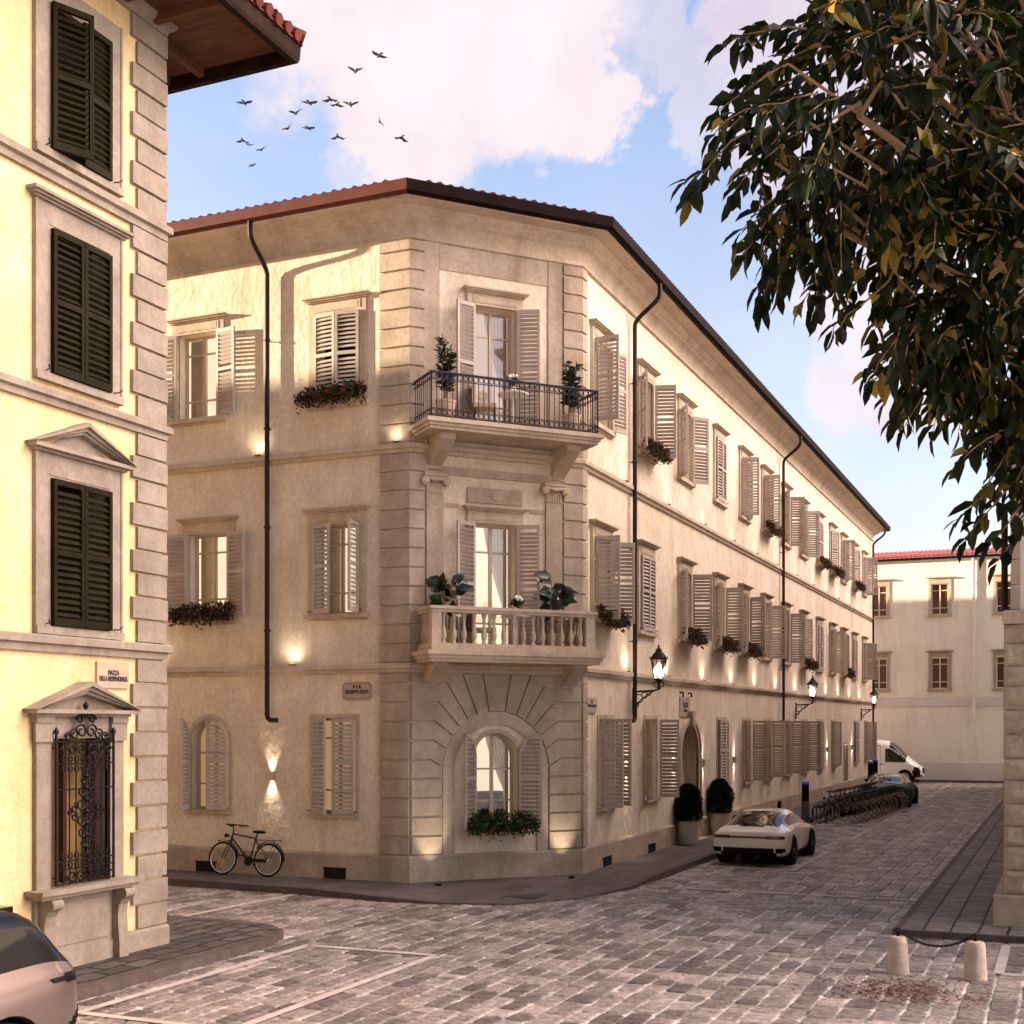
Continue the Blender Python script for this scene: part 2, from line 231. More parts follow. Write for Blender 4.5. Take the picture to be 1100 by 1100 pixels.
def sett_nodes(m):
    N, L = m.node_tree.nodes, m.node_tree.links; b = next(n for n in N if n.type == 'BSDF_PRINCIPLED'); g = N.new('ShaderNodeNewGeometry')
    cr = N.new('ShaderNodeValToRGB'); L.new(g.outputs['Random Per Island'], cr.inputs[0]); e = cr.color_ramp.elements; e[0].color = (.135, .110, .098, 1); e[1].color = (.42, .35, .31, 1)
    for p, c in ((.25, (.205, .168, .149)), (.5, (.265, .219, .194)), (.75, (.34, .283, .252))): x = e.new(p); x.color = (*c, 1)
    def noise(s, d, r): n = N.new('ShaderNodeTexNoise'); n.inputs['Scale'].default_value = s; n.inputs['Detail'].default_value = d; n.inputs['Roughness'].default_value = r; L.new(g.outputs['Position'], n.inputs['Vector']); return n.outputs['Fac']
    def rng(v, a, c, lo, hi): n = N.new('ShaderNodeMapRange'); n.inputs['From Min'].default_value = a; n.inputs['From Max'].default_value = c; n.inputs['To Min'].default_value = lo; n.inputs['To Max'].default_value = hi; L.new(v, n.inputs['Value']); return n.outputs[0]
    n1, n2, n3 = noise(1.1, 7, .65), noise(9, 8, .72), noise(45, 4, .6)
    def mul(c, f): n = N.new('ShaderNodeVectorMath'); n.operation = 'SCALE'; L.new(c, n.inputs[0]); L.new(f, n.inputs['Scale']); return n.outputs[0]
    c = mul(mul(mul(cr.outputs[0], rng(n1, .35, .65, .66, 1.22)), rng(n2, .35, .65, .42, 1.4)), rng(n3, .3, .7, .88, 1.12)); L.new(c, b.inputs['Base Color'])
    L.new(rng(n2, .35, .65, .68, .36), b.inputs['Roughness'])
    bp = N.new('ShaderNodeBump'); bp.inputs['Strength'].default_value = .8; bp.inputs['Distance'].default_value = .03; ad = N.new('ShaderNodeMath'); ad.operation = 'MULTIPLY_ADD'; L.new(n3, ad.inputs[0]); ad.inputs[1].default_value = .25; L.new(n2, ad.inputs[2]); L.new(ad.outputs[0], bp.inputs['Height']); L.new(bp.outputs[0], b.inputs['Normal'])
sett_nodes(M['sett'])
M['joint'] = mat('sandy_joint', (.06, .05, .046), .95, (.85, .80, .75), 2.2, 8)
M['slab'] = paving('dark_smooth_slabs', [(.075, .055, .05), (.10, .074, .067), (.12, .088, .079)], (.09, .068, .06), (.035, .027, .024), .9, .45, .008, .02, .65, .3, rot=PI/2, dirt_amt=.4, pale=.3)
M['rough'] = paving('rough_dark_slabs', [(.07, .055, .05), (.11, .088, .078), (.15, .118, .105)], (.03, .025, .024), (.012, .010, .010), .52, .30, .028, .20, .7, 1.0, rot=PI/2, pale=.3, dist=.08)
M['rows'] = paving('row_slabs', [(.15, .12, .108), (.19, .155, .14), (.235, .19, .17)], (.02, .017, .016), (.012, .010, .010), .62, .40, .022, .05, .7, .8, rot=PI/2, pale=.3)
M['paint_silver'] = mat('champagne_car_paint', (.74, .69, .64), .25, metal=.05, coat=1.0, spec=.5)
M['paint_green'] = mat('dark_green_car_paint', (.006, .020, .016), .5, spec=.25)
M['paint_cream'] = mat('cream_roof_paint', (.50, .42, .34), .5, spec=.2)
M['paint_suv'] = mat('rose_silver_car_paint', (.21, .155, .135), .28, metal=.65, coat=1.0)
M['paint_white'] = mat('white_van_paint', (.88, .86, .84), .35, coat=.6)
M['blackgloss'] = mat('black_gloss_trim', (.005, .005, .007), .22, coat=.15, spec=.35)
M['blackmatt'] = mat('black_plastic', (.004, .0035, .0035), .7, spec=.15)
M['carglass'] = mat('car_glass', (.012, .010, .009), .05, spec=.6, coat=.2)
M['tyre'] = mat('tyre_rubber', (.006, .0055, .0055), .85, spec=.15)
M['rim'] = mat('dark_alloy', (.05, .048, .046), .3, metal=.8)
M['rimpale'] = mat('pale_alloy', (.45, .42, .38), .3, metal=.8)
M['redlight'] = mat('red_tail_light', (.055, .006, .006), .15, coat=.8)
M['tan'] = mat('tan_tyre', (.36, .25, .16), .7)
M['steel'] = mat('bright_spoke_rim', (.75, .72, .68), .25, metal=.9)
M['bluecap'] = mat('blue_lit_cap', (.02, .03, .25), .3, emit=.04, ecol=(.15, .2, 1.))
M['greypost'] = mat('grey_post', (.10, .095, .095), .5, metal=.3)
M['petal'] = mat('red_petal', (.09, .015, .012), .8, island=[(.6, (.16, .03, .025)), (1., (.24, .09, .07))])
M['bark'] = mat('tan_bark', (.20, .125, .06), .85, (.33, .21, .11), 7, 6, bump=.5, bscale=30)
M['treeleaf'] = mat('tree_leaf', (.005, .009, .0015), .5, island=[(.62, (.008, .015, .002)), (.84, (.022, .028, .004)), (.94, (.10, .08, .010)), (1., (.36, .24, .04))], trans=.2, spec=.2)  # gold end of the ramp paints sunlit highlights on some leaves
M['bird'] = mat('dark_bird', (.02, .018, .018), .9)
M['white'] = mat('white_enamel', (.75, .70, .64), .5)

# ------------------------------------------------------------------ mesh builder
class MB:
    def __init__(s, T=None): s.v = []; s.f = []; s.m = []; s.T = T
    def add(s, pts, faces, mi=0):
        b = len(s.v)
        if s.T: pts = [s.T(*p) for p in pts]
        s.v += [tuple(p) for p in pts]
        for f in faces: s.f.append(tuple(b + i for i in f)); s.m.append(mi)
    def poly(s, pts, mi=0): s.add(pts, [tuple(range(len(pts)))], mi)
    def box(s, x0, x1, y0, y1, z0, z1, mi=0):
        s.add([(x0, y0, z0), (x1, y0, z0), (x1, y1, z0), (x0, y1, z0), (x0, y0, z1), (x1, y0, z1), (x1, y1, z1), (x0, y1, z1)],
              [(0, 3, 2, 1), (4, 5, 6, 7), (0, 1, 5, 4), (1, 2, 6, 5), (2, 3, 7, 6), (3, 0, 4, 7)], mi)
    def prism(s, poly, a, b, axis='y', mi=0, inset=0.):
        """poly in the plane across axis (x,z for y; x,y for z; y,z for x), from a to b"""
        n = len(poly)
        def P(p, t): return {'y': (p[0], t, p[1]), 'z': (p[0], p[1], t), 'x': (t, p[0], p[1])}[axis]
        pb = inset_poly(poly, inset) if inset else poly
        pts = [P(p, a) for p in poly] + [P(p, b) for p in pb]
        s.add(pts, [tuple(range(n))[::-1], tuple(range(n, 2 * n))] + [(i, (i + 1) % n, n + (i + 1) % n, n + i) for i in range(n)], mi)
    def tube(s, pts, r, n=8, mi=0, cap=True, closed=False):
        pts = [Vector(p) for p in pts]; k = len(pts); rs = r if isinstance(r, (list, tuple)) else [r] * k
        out = []; up = None
        for i, p in enumerate(pts):
            if closed: t = (pts[(i + 1) % k] - pts[i - 1])
            else: t = (pts[min(i + 1, k - 1)] - pts[max(i - 1, 0)])
            if t.length < 1e-9: t = Vector((0, 0, 1))
            t.normalize()
            if up is None: up = t.orthogonal().normalized()
            up = (up - t * up.dot(t))
            up = up.normalized() if up.length > 1e-6 else t.orthogonal().normalized()
            w = t.cross(up)
            out += [tuple(p + (up * math.cos(2 * PI * j / n) + w * math.sin(2 * PI * j / n)) * rs[i]) for j in range(n)]
        F = []
        for i in range(k if closed else k - 1):
            a = i * n; b = ((i + 1) % k) * n
            F += [(a + j, a + (j + 1) % n, b + (j + 1) % n, b + j) for j in range(n)]
        if cap and not closed: F += [tuple(range(n))[::-1], tuple((k - 1) * n + j for j in range(n))]
        s.add(out, F, mi)
    def lathe(s, prof, c=(0, 0, 0), n=16, mi=0, axis='z', cap=True):
        pts = []
        for r, z in prof:
            for j in range(n):
                a = 2 * PI * j / n; x, y = r * math.cos(a), r * math.sin(a)
                pts.append({'z': (c[0] + x, c[1] + y, c[2] + z), 'x': (c[0] + z, c[1] + x, c[2] + y), 'y': (c[0] + x, c[1] + z, c[2] + y)}[axis])
        k = len(prof); F = []
        for i in range(k - 1): F += [(i * n + j, i * n + (j + 1) % n, (i + 1) * n + (j + 1) % n, (i + 1) * n + j) for j in range(n)]
        if cap: F += [tuple(range(n))[::-1], tuple((k - 1) * n + j for j in range(n))]
        s.add(pts, F, mi)
    def torus(s, c, R_, r, ax=(0, 0, 1), n=24, k=8, mi=0, a0=0., a1=2 * PI):
        ax = Vector(ax).normalized(); u = ax.orthogonal().normalized(); w = ax.cross(u); c = Vector(c)
        full = abs(a1 - a0 - 2 * PI) < 1e-6
        pts = [c + (u * math.cos(a0 + (a1 - a0) * i / (n if full else n - 1)) + w * math.sin(a0 + (a1 - a0) * i / (n if full else n - 1))) * R_ for i in range(n)]
        s.tube(pts, r, k, mi, closed=full)
    def sweep(s, prof, path, mi=0, caps=True, closed_prof=True):
        """profile of (outward, z) along a plan path of (x, y), mitred; outward is to the right of the path"""
        k = len(path); n = len(prof); nor = []
        for i in range(k - 1):
            dx, dy = path[i + 1][0] - path[i][0], path[i + 1][1] - path[i][1]; l = math.hypot(dx, dy); nor.append((dy / l, -dx / l))
        pts = []
        for i, p in enumerate(path):
            if i == 0: mx, my = nor[0]
            elif i == k - 1: mx, my = nor[-1]
            else:
                ax, ay = nor[i - 1]; bx, by = nor[i]; d = 1 + ax * bx + ay * by; mx, my = (ax + bx) / d, (ay + by) / d
            pts += [(p[0] + mx * o, p[1] + my * o, z) for o, z in prof]
        F = []
        for i in range(k - 1):
            for j in range(n if closed_prof else n - 1): F.append((i * n + j, i * n + (j + 1) % n, (i + 1) * n + (j + 1) % n, (i + 1) * n + j))
        if caps and closed_prof: F += [tuple(range(n)), tuple((k - 1) * n + j for j in range(n))[::-1]]
        s.add(pts, F, mi)
    def leaf(s, p, d, up, ln, wd, mi=0, fold=.25, droop=.15):
        p = Vector(p); d = Vector(d).normalized(); up = Vector(up); w = d.cross(up)
        w = w.normalized() if w.length > 1e-6 else d.orthogonal().normalized(); nn = w.cross(d)
        def q(t, a, h): return tuple(p + d * (t * ln) + w * (a * wd) + nn * (h * wd - droop * ln * t * t))
        s.add([q(0, 0, 0), q(.32, .46, fold), q(.7, .36, fold), q(1, 0, 0), q(.7, -.36, fold), q(.32, -.46, fold), q(.4, 0, 0), q(.75, 0, 0)],
              [(0, 1, 6), (1, 2, 7, 6), (2, 3, 7), (0, 6, 5), (6, 7, 4, 5), (7, 3, 4)], mi)
    def mesh(s, name, mats, smooth=False):
        me = bpy.data.meshes.new(name); me.from_pydata(s.v, [], s.f)
        for m in (mats if isinstance(mats, (list, tuple)) else [mats]): me.materials.append(m)
        me.polygons.foreach_set('material_index', s.m)
        bm = bmesh.new(); bm.from_mesh(me); bmesh.ops.recalc_face_normals(bm, faces=bm.faces); bm.to_mesh(me); bm.free()
        if smooth: smooth_mesh(me, smooth)
        me.update(); return me
def smooth_mesh(me, ang=40):
    if ang is True: ang = 40
    for p in me.polygons: p.use_smooth = True
    me.set_sharp_from_angle(angle=R(ang))
def inset_poly(poly, d):
    n = len(poly); area = sum(poly[i][0] * poly[(i + 1) % n][1] - poly[(i + 1) % n][0] * poly[i][1] for i in range(n)); sg = 1 if area > 0 else -1
    out = []
    for i in range(n):
        p0, p1, p2 = poly[i - 1], poly[i], poly[(i + 1) % n]
        e1 = Vector((p1[0] - p0[0], p1[1] - p0[1])); e2 = Vector((p2[0] - p1[0], p2[1] - p1[1]))
        if e1.length < 1e-7 or e2.length < 1e-7: out.append(p1); continue
        e1.normalize(); e2.normalize(); n1 = Vector((-e1.y, e1.x)) * sg; n2 = Vector((-e2.y, e2.x)) * sg
        dd = max(.25, 1 + n1.dot(n2)); mv = (n1 + n2) / dd * d; out.append((p1[0] + mv.x, p1[1] + mv.y))
    return out
def link(name, data, parent=None, loc=(0, 0, 0), rz=0.):
    o = bpy.data.objects.new(name, data); col.objects.link(o); o.parent = parent; o.location = loc; o.rotation_euler = (0, 0, rz); return o
def tag(o, label=None, cat=None, group=None, kind=None):
    if label: o['label'] = label
    if cat: o['category'] = cat
    if group: o['group'] = group
    if kind: o['kind'] = kind
    return o
def thing(name, label, cat, loc=(0, 0, 0), rz=0., group=None):
    o = link(name, None, None, loc, rz); o.empty_display_size = .2; return tag(o, label, cat, group)
def part(name, mb, mats, parent=None, loc=(0, 0, 0), rz=0., smooth=False): return link(name, mb.mesh(name, mats, smooth), parent, loc, rz)
def wpart(name, mb, mats, parent, smooth=False):
    """mesh given in world coordinates under a parent that stands at its own location"""
    l = parent.location; return link(name, mb.mesh(name, mats, smooth), parent, (-l.x, -l.y, -l.z))
def dup(root, loc, rz, label=None, group=None):
    r = root.copy(); col.objects.link(r); r.location = loc; r.rotation_euler = (0, 0, rz)
    if label: r['label'] = label
    if group: r['group'] = group
    for ch in list(root.children):
        c = ch.copy(); col.objects.link(c); c.parent = r
        for g in ch.children:
            d = g.copy(); col.objects.link(d); d.parent = c
    return r
_cache = {}
def cached(key, fn):
    if key not in _cache: _cache[key] = fn()
    return _cache[key]
class Frame:
    """a facade: s along it, y into the wall, z up"""
    def __init__(s, o, d): s.o = o; s.d = d; s.n = (d[1], -d[0]); s.rz = math.atan2(d[1], d[0])
    def T(s, a, y, z): return (s.o[0] + s.d[0] * a - s.n[0] * y, s.o[1] + s.d[1] * a - s.n[1] * y, z)
def spot(parent, loc, direction, energy, size=80, color=(1, .84, .62), blend=.9, radius=.03, name='lamp_light'):
    l = bpy.data.lights.new(name, 'SPOT'); l.energy = energy; l.spot_size = R(size); l.spot_blend = blend; l.color = color; l.shadow_soft_size = radius
    o = link(name, l, parent, loc); o.rotation_euler = Vector(direction).to_track_quat('-Z', 'Y').to_euler(); return o

# ================================================================== SETTING
def flat(name, polys, m, z):
    mb = MB()
    for p in polys: mb.poly([(x, y, z) for x, y in p])
    o = part(name, mb, m); tag(o, kind='structure'); return o
g = MB(); nx = 1
g.poly([(-400, -300, -.013), (400, -300, -.013), (400, 500, -.013), (-400, 500, -.013)], 1)
def setts(mb):
    """worn stones in courses along the street, each cut a little differently"""
    x = -26.0
    while x < 4.0:
        w = rnd.uniform(.25, .35); y = 7.0 + rnd.uniform(0, .6); drift = 0
        while y < 74.1:
            l = rnd.choice((.30, .38, .45, .52, .60)) * rnd.uniform(.92, 1.08); cx, cy = x + w / 2, y + l / 2
            hid = (cx < -8.15 and cy > 22.9) or (cx < -11.6 and cy > 21.0) or (cx > -2.25 and cy > 20.25) or (cx < -10.75 and cy < 16.4) or (cx < -17 - .55 * (cy - 16)) and cy > 16
            if not hid:
                g_ = rnd.uniform(.009, .019); j = lambda s=.012: rnd.uniform(-s, s)
                c = [(x + g_ + j(), y + g_ + j()), (x + w - g_ + j(), y + g_ + j()), (x + w - g_ + j(), y + l - g_ + j()), (x + g_ + j(), y + l - g_ + j())]
                P = []
                for k in range(4):
                    p, a, b = Vector(c[k]), Vector(c[k - 1]), Vector(c[(k + 1) % 4]); q = rnd.uniform(.02, .05); P += [p + (a - p).normalized() * q, p + (b - p).normalized() * q]
                ctr = Vector((cx, cy)); tz = rnd.uniform(-.004, .006); tx, ty = rnd.uniform(-.012, .012), rnd.uniform(-.012, .012); H_ = lambda p: tz + (p.x - cx) * tx + (p.y - cy) * ty
                R1 = [(p.x, p.y, -.03) for p in P]; R2 = [(p.x, p.y, H_(p) - .010) for p in P]; T_ = [p + (ctr - p).normalized() * rnd.uniform(.014, .03) for p in P]; R3 = [(p.x, p.y, H_(p)) for p in T_]
                mb.add(R1 + R2 + R3 + [(cx + j(.03), cy + j(.03), tz + rnd.uniform(.0, .005))], [(k, (k + 1) % 8, 8 + (k + 1) % 8, 8 + k) for k in range(8)] + [(8 + k, 8 + (k + 1) % 8, 16 + (k + 1) % 8, 16 + k) for k in range(8)] + [(16 + k, 16 + (k + 1) % 8, 24) for k in range(8)])
            y += l
        x += w
setts(g)
tag(part('street', g, [M['sett'], M['joint']]), kind='structure')
P1 = (-11.7, 22.0); P2 = (-9.2, 24.8)
# pavement round the corner building, flush with the street at its corner
inner = [(-45, 22.3), (-11.5, 22.3), (-9.5, 24.9), (-9.5, 70.5)]
outer = [(-45, 20.65, .13), (-16.5, 20.65, .13), (-13.0, 20.45, .13), (-11.4, 20.25, .09), (-10.2, 20.35, .03), (-9.0, 20.85, .012), (-8.2, 22.0, .012), (-7.78, 23.6, .05), (-7.7, 25.6, .13), (-7.7, 40, .13), (-7.7, 70.5, .13)]
mb = MB()
ci = [(-45, 22.3), (-16.5, 22.3), (-13., 22.3), (-11.6, 22.3), (-11.45, 22.35), (-10.5, 23.5), (-9.9, 24.3), (-9.5, 24.9), (-9.5, 25.6), (-9.5, 40), (-9.5, 70.5)]
for i in range(len(outer) - 1):
    a, b = outer[i], outer[i + 1]; c, d = ci[i], ci[i + 1]
    mb.poly([a, b, (d[0], d[1], .13), (c[0], c[1], .13)])
tag(part('pavement', mb, M['slab']), kind='structure')
mb = MB()
def kerb(mb, pts, w=.16):
    for i in range(len(pts) - 1):
        a, b = Vector(pts[i][:2]), Vector(pts[i + 1][:2]); t = (b - a).normalized(); n = Vector((t.y, -t.x))
        za, zb = pts[i][2] + .004, pts[i + 1][2] + .004
        A = a + n * .02; B = b + n * .02; C = a - n * w; D = b - n * w
        mb.add([(A.x, A.y, -.02), (B.x, B.y, -.02), (D.x, D.y, -.02), (C.x, C.y, -.02), (A.x, A.y, za), (B.x, B.y, zb), (D.x, D.y, zb), (C.x, C.y, za)],
               [(0, 1, 5, 4), (4, 5, 6, 7), (2, 3, 7, 6), (0, 4, 7, 3), (1, 2, 6, 5)])
kerb(mb, outer)
tag(part('kerb', mb, M['kerb']), kind='structure')
# pavement of the yellow house
ypav = [(-10.5, -6), (-10.5, 14.6), (-10.56, 15.6), (-10.8, 16.25), (-11.3, 16.6), (-12.2, 16.72), (-45, 16.72)]
mb = MB(); mb.poly([(x, y, .12) for x, y in ypav] + [(-45, 14.3, .12), (-11.9, 14.3, .12), (-11.9, -6, .12)])
tag(part('pavement', mb, M['rough']), kind='structure')
mb = MB(); kerb(mb, [(x, y, .12) for x, y in ypav[::1]], .2); tag(part('kerb', mb, M['kerb']), kind='structure')
# pavement on the other side of the street
mb = MB(); mb.poly([(-2.4, 20.05, .10), (14, 20.05, .10), (14, 76, .10), (-2.4, 76, .10)])
tag(part('pavement', mb, M['rows']), kind='structure')
mb = MB(); kerb(mb, [(-2.4, 76, .10), (-2.4, 20.05, .10), (14, 20.05, .10)], .09); tag(part('kerb', mb, M['kerb']), kind='structure')
mb = MB(); mb.poly([(-45, 74.2, .10), (30, 74.2, .10), (30, 75.4, .10), (-45, 75.4, .10)]); tag(part('pavement', mb, M['slab']), kind='structure')
mb = MB(); kerb(mb, [(-45, 74.2, .10), (30, 74.2, .10)], .14); tag(part('kerb', mb, M['kerb']), kind='structure')
# painted lines
def line(a, b, w=.10, z=.005):
    a, b = Vector(a), Vector(b); t = (b - a).normalized(); n = Vector((-t.y, t.x)) * w / 2
    return [(p.x, p.y, z) for p in (a - n, b - n, b + n, a + n)]
mb = MB()
for i, (a, b) in enumerate([((-10.05, 8.0), (-10.05, 15.8)), ((-10.05, 15.8), (-8.0, 15.8)), ((-8.0, 15.75), (-8.0, 9.0)), ((-10.0, 11.1), (-8.06, 11.1)), ((-13.5, 16.75), (-13.3, 20.45)),
             ((-6.8, 24.2), (-2.45, 24.2)), ((-5.5, 28.1), (-5.5, 32.6)), ((-5.5, 36.5), (-5.5, 40.3)), ((-5.5, 50.5), (-5.6, 56)), ((-5.6, 58), (-5.7, 73)), ((-7.55, 28.2), (-7.55, 33)), ((-7.5, 28.15), (-5.56, 28.15)),
             ((-.80, 17.5), (-.80, 19.8)), ((-.75, 17.5), (2.5, 17.5)), ((-.74, 19.85), (2.5, 19.85))]):
    mb.poly(line(a, b, .13 if i != 5 else .16, .0095))
tag(part('road_marking', mb, M['line']), kind='structure')
mb = MB()
mb.box(-9.6, -8.85, 21.45, 22.1, .03, .045)
tag(part('drain_cover', mb, mat('cast_iron_cover', (.05, .04, .037), .6, (.08, .065, .06), 12, 4, metal=.4, bump=.6, bscale=40)), 'square dark drain cover set in the pavement at the building corner', 'drain cover')

# ================================================================== CORNER BUILDING
FL = Frame((0, 22.0), (1, 0)); FR = Frame((-9.2, 0), (0, 1))
_cl = math.hypot(P2[0] - P1[0], P2[1] - P1[1]); CD = ((P2[0] - P1[0]) / _cl, (P2[1] - P1[1]) / _cl); FC = Frame(P1, CD)
PLAN = [(-45, 22.0), P1, P2, (-9.2, 67.9), (-35, 67.9)]
TOP = 12.75
def wall_grid(mb, F, s0, s1, z0, z1, holes, mi=0):
    ss = sorted({s0, s1, *[h[0] for h in holes], *[h[1] for h in holes]}); zs = sorted({z0, z1, *[h[2] for h in holes], *[h[3] for h in holes]})
    for i in range(len(ss) - 1):
        run = None
        for j in range(len(zs) - 1):
            cs, cz = (ss[i] + ss[i + 1]) / 2, (zs[j] + zs[j + 1]) / 2
            solid = not any(h[0] < cs < h[1] and h[2] < cz < h[3] for h in holes)
            if solid and run is None: run = zs[j]
            if run is not None and (not solid or j == len(zs) - 2):
                zt = zs[j + 1] if solid else zs[j]
                mb.poly([F.T(ss[i], 0, run), F.T(ss[i + 1], 0, run), F.T(ss[i + 1], 0, zt), F.T(ss[i], 0, zt)], mi); run = None
def spandrel(mb, T, sc_, w, zs, y=0., n=14, mi=0, rz=None):
    """fill between a rectangular hole's top and the arch inside it"""
    r = w / 2; rz = rz or r
    for i in range(n):
        a, b = PI * i / n, PI * (i + 1) / n
        p = [(sc_ + r * math.cos(a), y, zs + rz * math.sin(a)), (sc_ + r * math.cos(b), y, zs + rz * math.sin(b)), (sc_ + r * math.cos(b), y, zs + rz), (sc_ + r * math.cos(a), y, zs + rz)]
        mb.add([T(*q) for q in p], [(0, 1, 2, 3)], mi)
def m_surround(w, h, kind, arch):
    mb = MB(); x = w / 2; d = .32
    if arch:
        r = x; hs = h - r; n = 16
        path = [(-x, 0), (-x, hs)] + [(-r * math.cos(PI * i / n), hs + r * math.sin(PI * i / n)) for i in range(1, n)] + [(x, hs), (x, 0)]
        for i in range(len(path) - 1):
            a, b = path[i], path[i + 1]; mb.add([(a[0], 0, a[1]), (b[0], 0, b[1]), (b[0], d, b[1]), (a[0], d, a[1])], [(0, 1, 2, 3)], 1)
        q = .09; out = [(-x - q, 0), (-x - q, hs)] + [(-(r + q) * math.cos(PI * i / n), hs + (r + q) * math.sin(PI * i / n)) for i in range(1, n)] + [(x + q, hs), (x + q, 0)]
        for i in range(len(path) - 1):
            a, b, c, e = path[i], path[i + 1], out[i + 1], out[i]
            mb.add([(a[0], -.03, a[1]), (b[0], -.03, b[1]), (c[0], -.03, c[1]), (e[0], -.03, e[1]), (a[0], .01, a[1]), (b[0], .01, b[1]), (c[0], .01, c[1]), (e[0], .01, e[1])], [(0, 1, 2, 3), (0, 1, 5, 4), (2, 3, 7, 6)], 0)
        mb.add([(-x, 0, 0), (x, 0, 0), (x, d, 0), (-x, d, 0)], [(0, 1, 2, 3)], 1)
    else:
        for sx in (-1, 1): mb.add([(sx * x, 0, 0), (sx * x, d, 0), (sx * x, d, h), (sx * x, 0, h)], [(0, 1, 2, 3)], 1)
        mb.add([(-x, 0, h), (x, 0, h), (x, d, h), (-x, d, h)], [(0, 1, 2, 3)], 1); mb.add([(-x, 0, 0), (x, 0, 0), (x, d, 0), (-x, d, 0)], [(0, 1, 2, 3)], 1)
    if kind == 'cornice':
        t = h + .235
        for sx in (-1, 1):
            a, b = sorted((sx * x, sx * (x + .14))); mb.box(a, b, -.05, .02, 0, h); a, b = sorted((sx * (x + .14), sx * (x + .165))); mb.box(a, b, -.025, .02, 0, t)
        mb.box(-x - .14, x + .14, -.05, .02, h, t)
        mb.box(-x - .02, x + .02, -.063, -.05, h + .05, t - .03); mb.box(-x + .03, x - .03, -.068, -.063, h + .075, t - .055)
        mb.box(-x - .17, x + .17, -.09, .02, t, t + .03); mb.box(-x - .20, x + .20, -.14, .02, t + .03, t + .06); mb.box(-x - .24, x + .24, -.18, .02, t + .06, t + .092)
        mb.box(-x - .20, x + .20, -.11, .05, -.09, 0); mb.box(-x - .165, x + .165, -.05, .02, -.13, -.09)
    elif kind == 'plain':
        q = .085
        for sx in (-1, 1): a, b = sorted((sx * x, sx * (x + q))); mb.box(a, b, -.025, .02, 0, h + q)
        mb.box(-x, x, -.025, .02, h, h + q); mb.box(-x - .12, x + .12, -.09, .05, -.08, 0)
    elif kind == 'sill': mb.box(-x - .12, x + .12, -.09, .05, -.08, 0)
    if kind in ('cornice', 'plain'):
        for sx in (-1, 1): mb.tube([(sx * (x + .05), -.05, .05), (sx * (x + .07), -.13, .045), (sx * (x + .10), -.16, .07)], .008, 5, 2)
    return mb.mesh('window', [M['trim'], M['stucco'], M['iron']])
def m_sash(w, h, arch, mats):
    mb = MB(); x = w / 2; y0, y1 = .20, .26; f = .05
    if arch:
        r = x; hs = h - r; n = 16; A = [(-r * math.cos(PI * i / n), hs + r * math.sin(PI * i / n)) for i in range(n + 1)]; B = [(-(r - f) * math.cos(PI * i / n), hs + (r - f) * math.sin(PI * i / n)) for i in range(n + 1)]
        for i in range(n): mb.prism([A[i], A[i + 1], B[i + 1], B[i]], y0, y1)
        top = hs
    else: mb.box(-x, x, y0, y1, h - f, h); top = h - f
    mb.box(-x, -x + f, y0, y1, f, top); mb.box(x - f, x, y0, y1, f, top); mb.box(-x, x, y0, y1, 0, f)
    mb.box(-.032, .032, y0 - .006, y1 - .01, f, h - f)
    for zf in ((.79, .24) if not arch else (.62, .28)): mb.box(-x + f, x - f, y0 + .012, y1 - .012, h * zf - .018, h * zf + .018)
    return mb.mesh('sash', mats)
def m_pane(w, h, arch):
    mb = MB(); x = w / 2 - .02; r = x
    P = [(-x, .235, .02), (x, .235, .02)]
    if arch: P += [(x * math.cos(PI * i / 16), .235, h - w / 2 + x * math.sin(PI * i / 16)) for i in range(17)]
    else: P += [(x, .235, h - .02), (-x, .235, h - .02)]
    mb.poly(P); return mb.mesh('pane', M['glass'])
def m_room(w, h, m):
    mb = MB(); x = w / 2 + .35; y0, y1 = .325, 1.5; a, b = -.25, h + .3
    mb.add([(-x, y0, a), (x, y0, a), (x, y1, a), (-x, y1, a), (-x, y0, b), (x, y0, b), (x, y1, b), (-x, y1, b)], [(2, 3, 7, 6), (0, 3, 7, 4), (1, 2, 6, 5), (4, 5, 6, 7), (0, 1, 2, 3)])
    return mb.mesh('room', m)
def m_curtain(w, h, side, tied):
    mb = MB(); n = 22; rows = 10; x1 = side * (w / 2 - .03); F = []; P = []
    for j in range(rows + 1):
        t = j / rows; z = h * (1 - t) - .02
        k = (1 - min(t / .62, 1) ** 1.3 * .82) if tied else 1.0
        if tied and t > .62: k = .18 + .05 * (t - .62)
        for i in range(n + 1):
            q = i / n; P.append((x1 - side * q * (w * .55 if tied else w * .36) * k, .36 + .03 * math.sin(q * 34), z))
    for j in range(rows):
        for i in range(n): a = j * (n + 1) + i; F.append((a, a + 1, a + n + 2, a + n + 1))
    mb.add(P, F); me = mb.mesh('curtain', M['curtain'], 60); return me
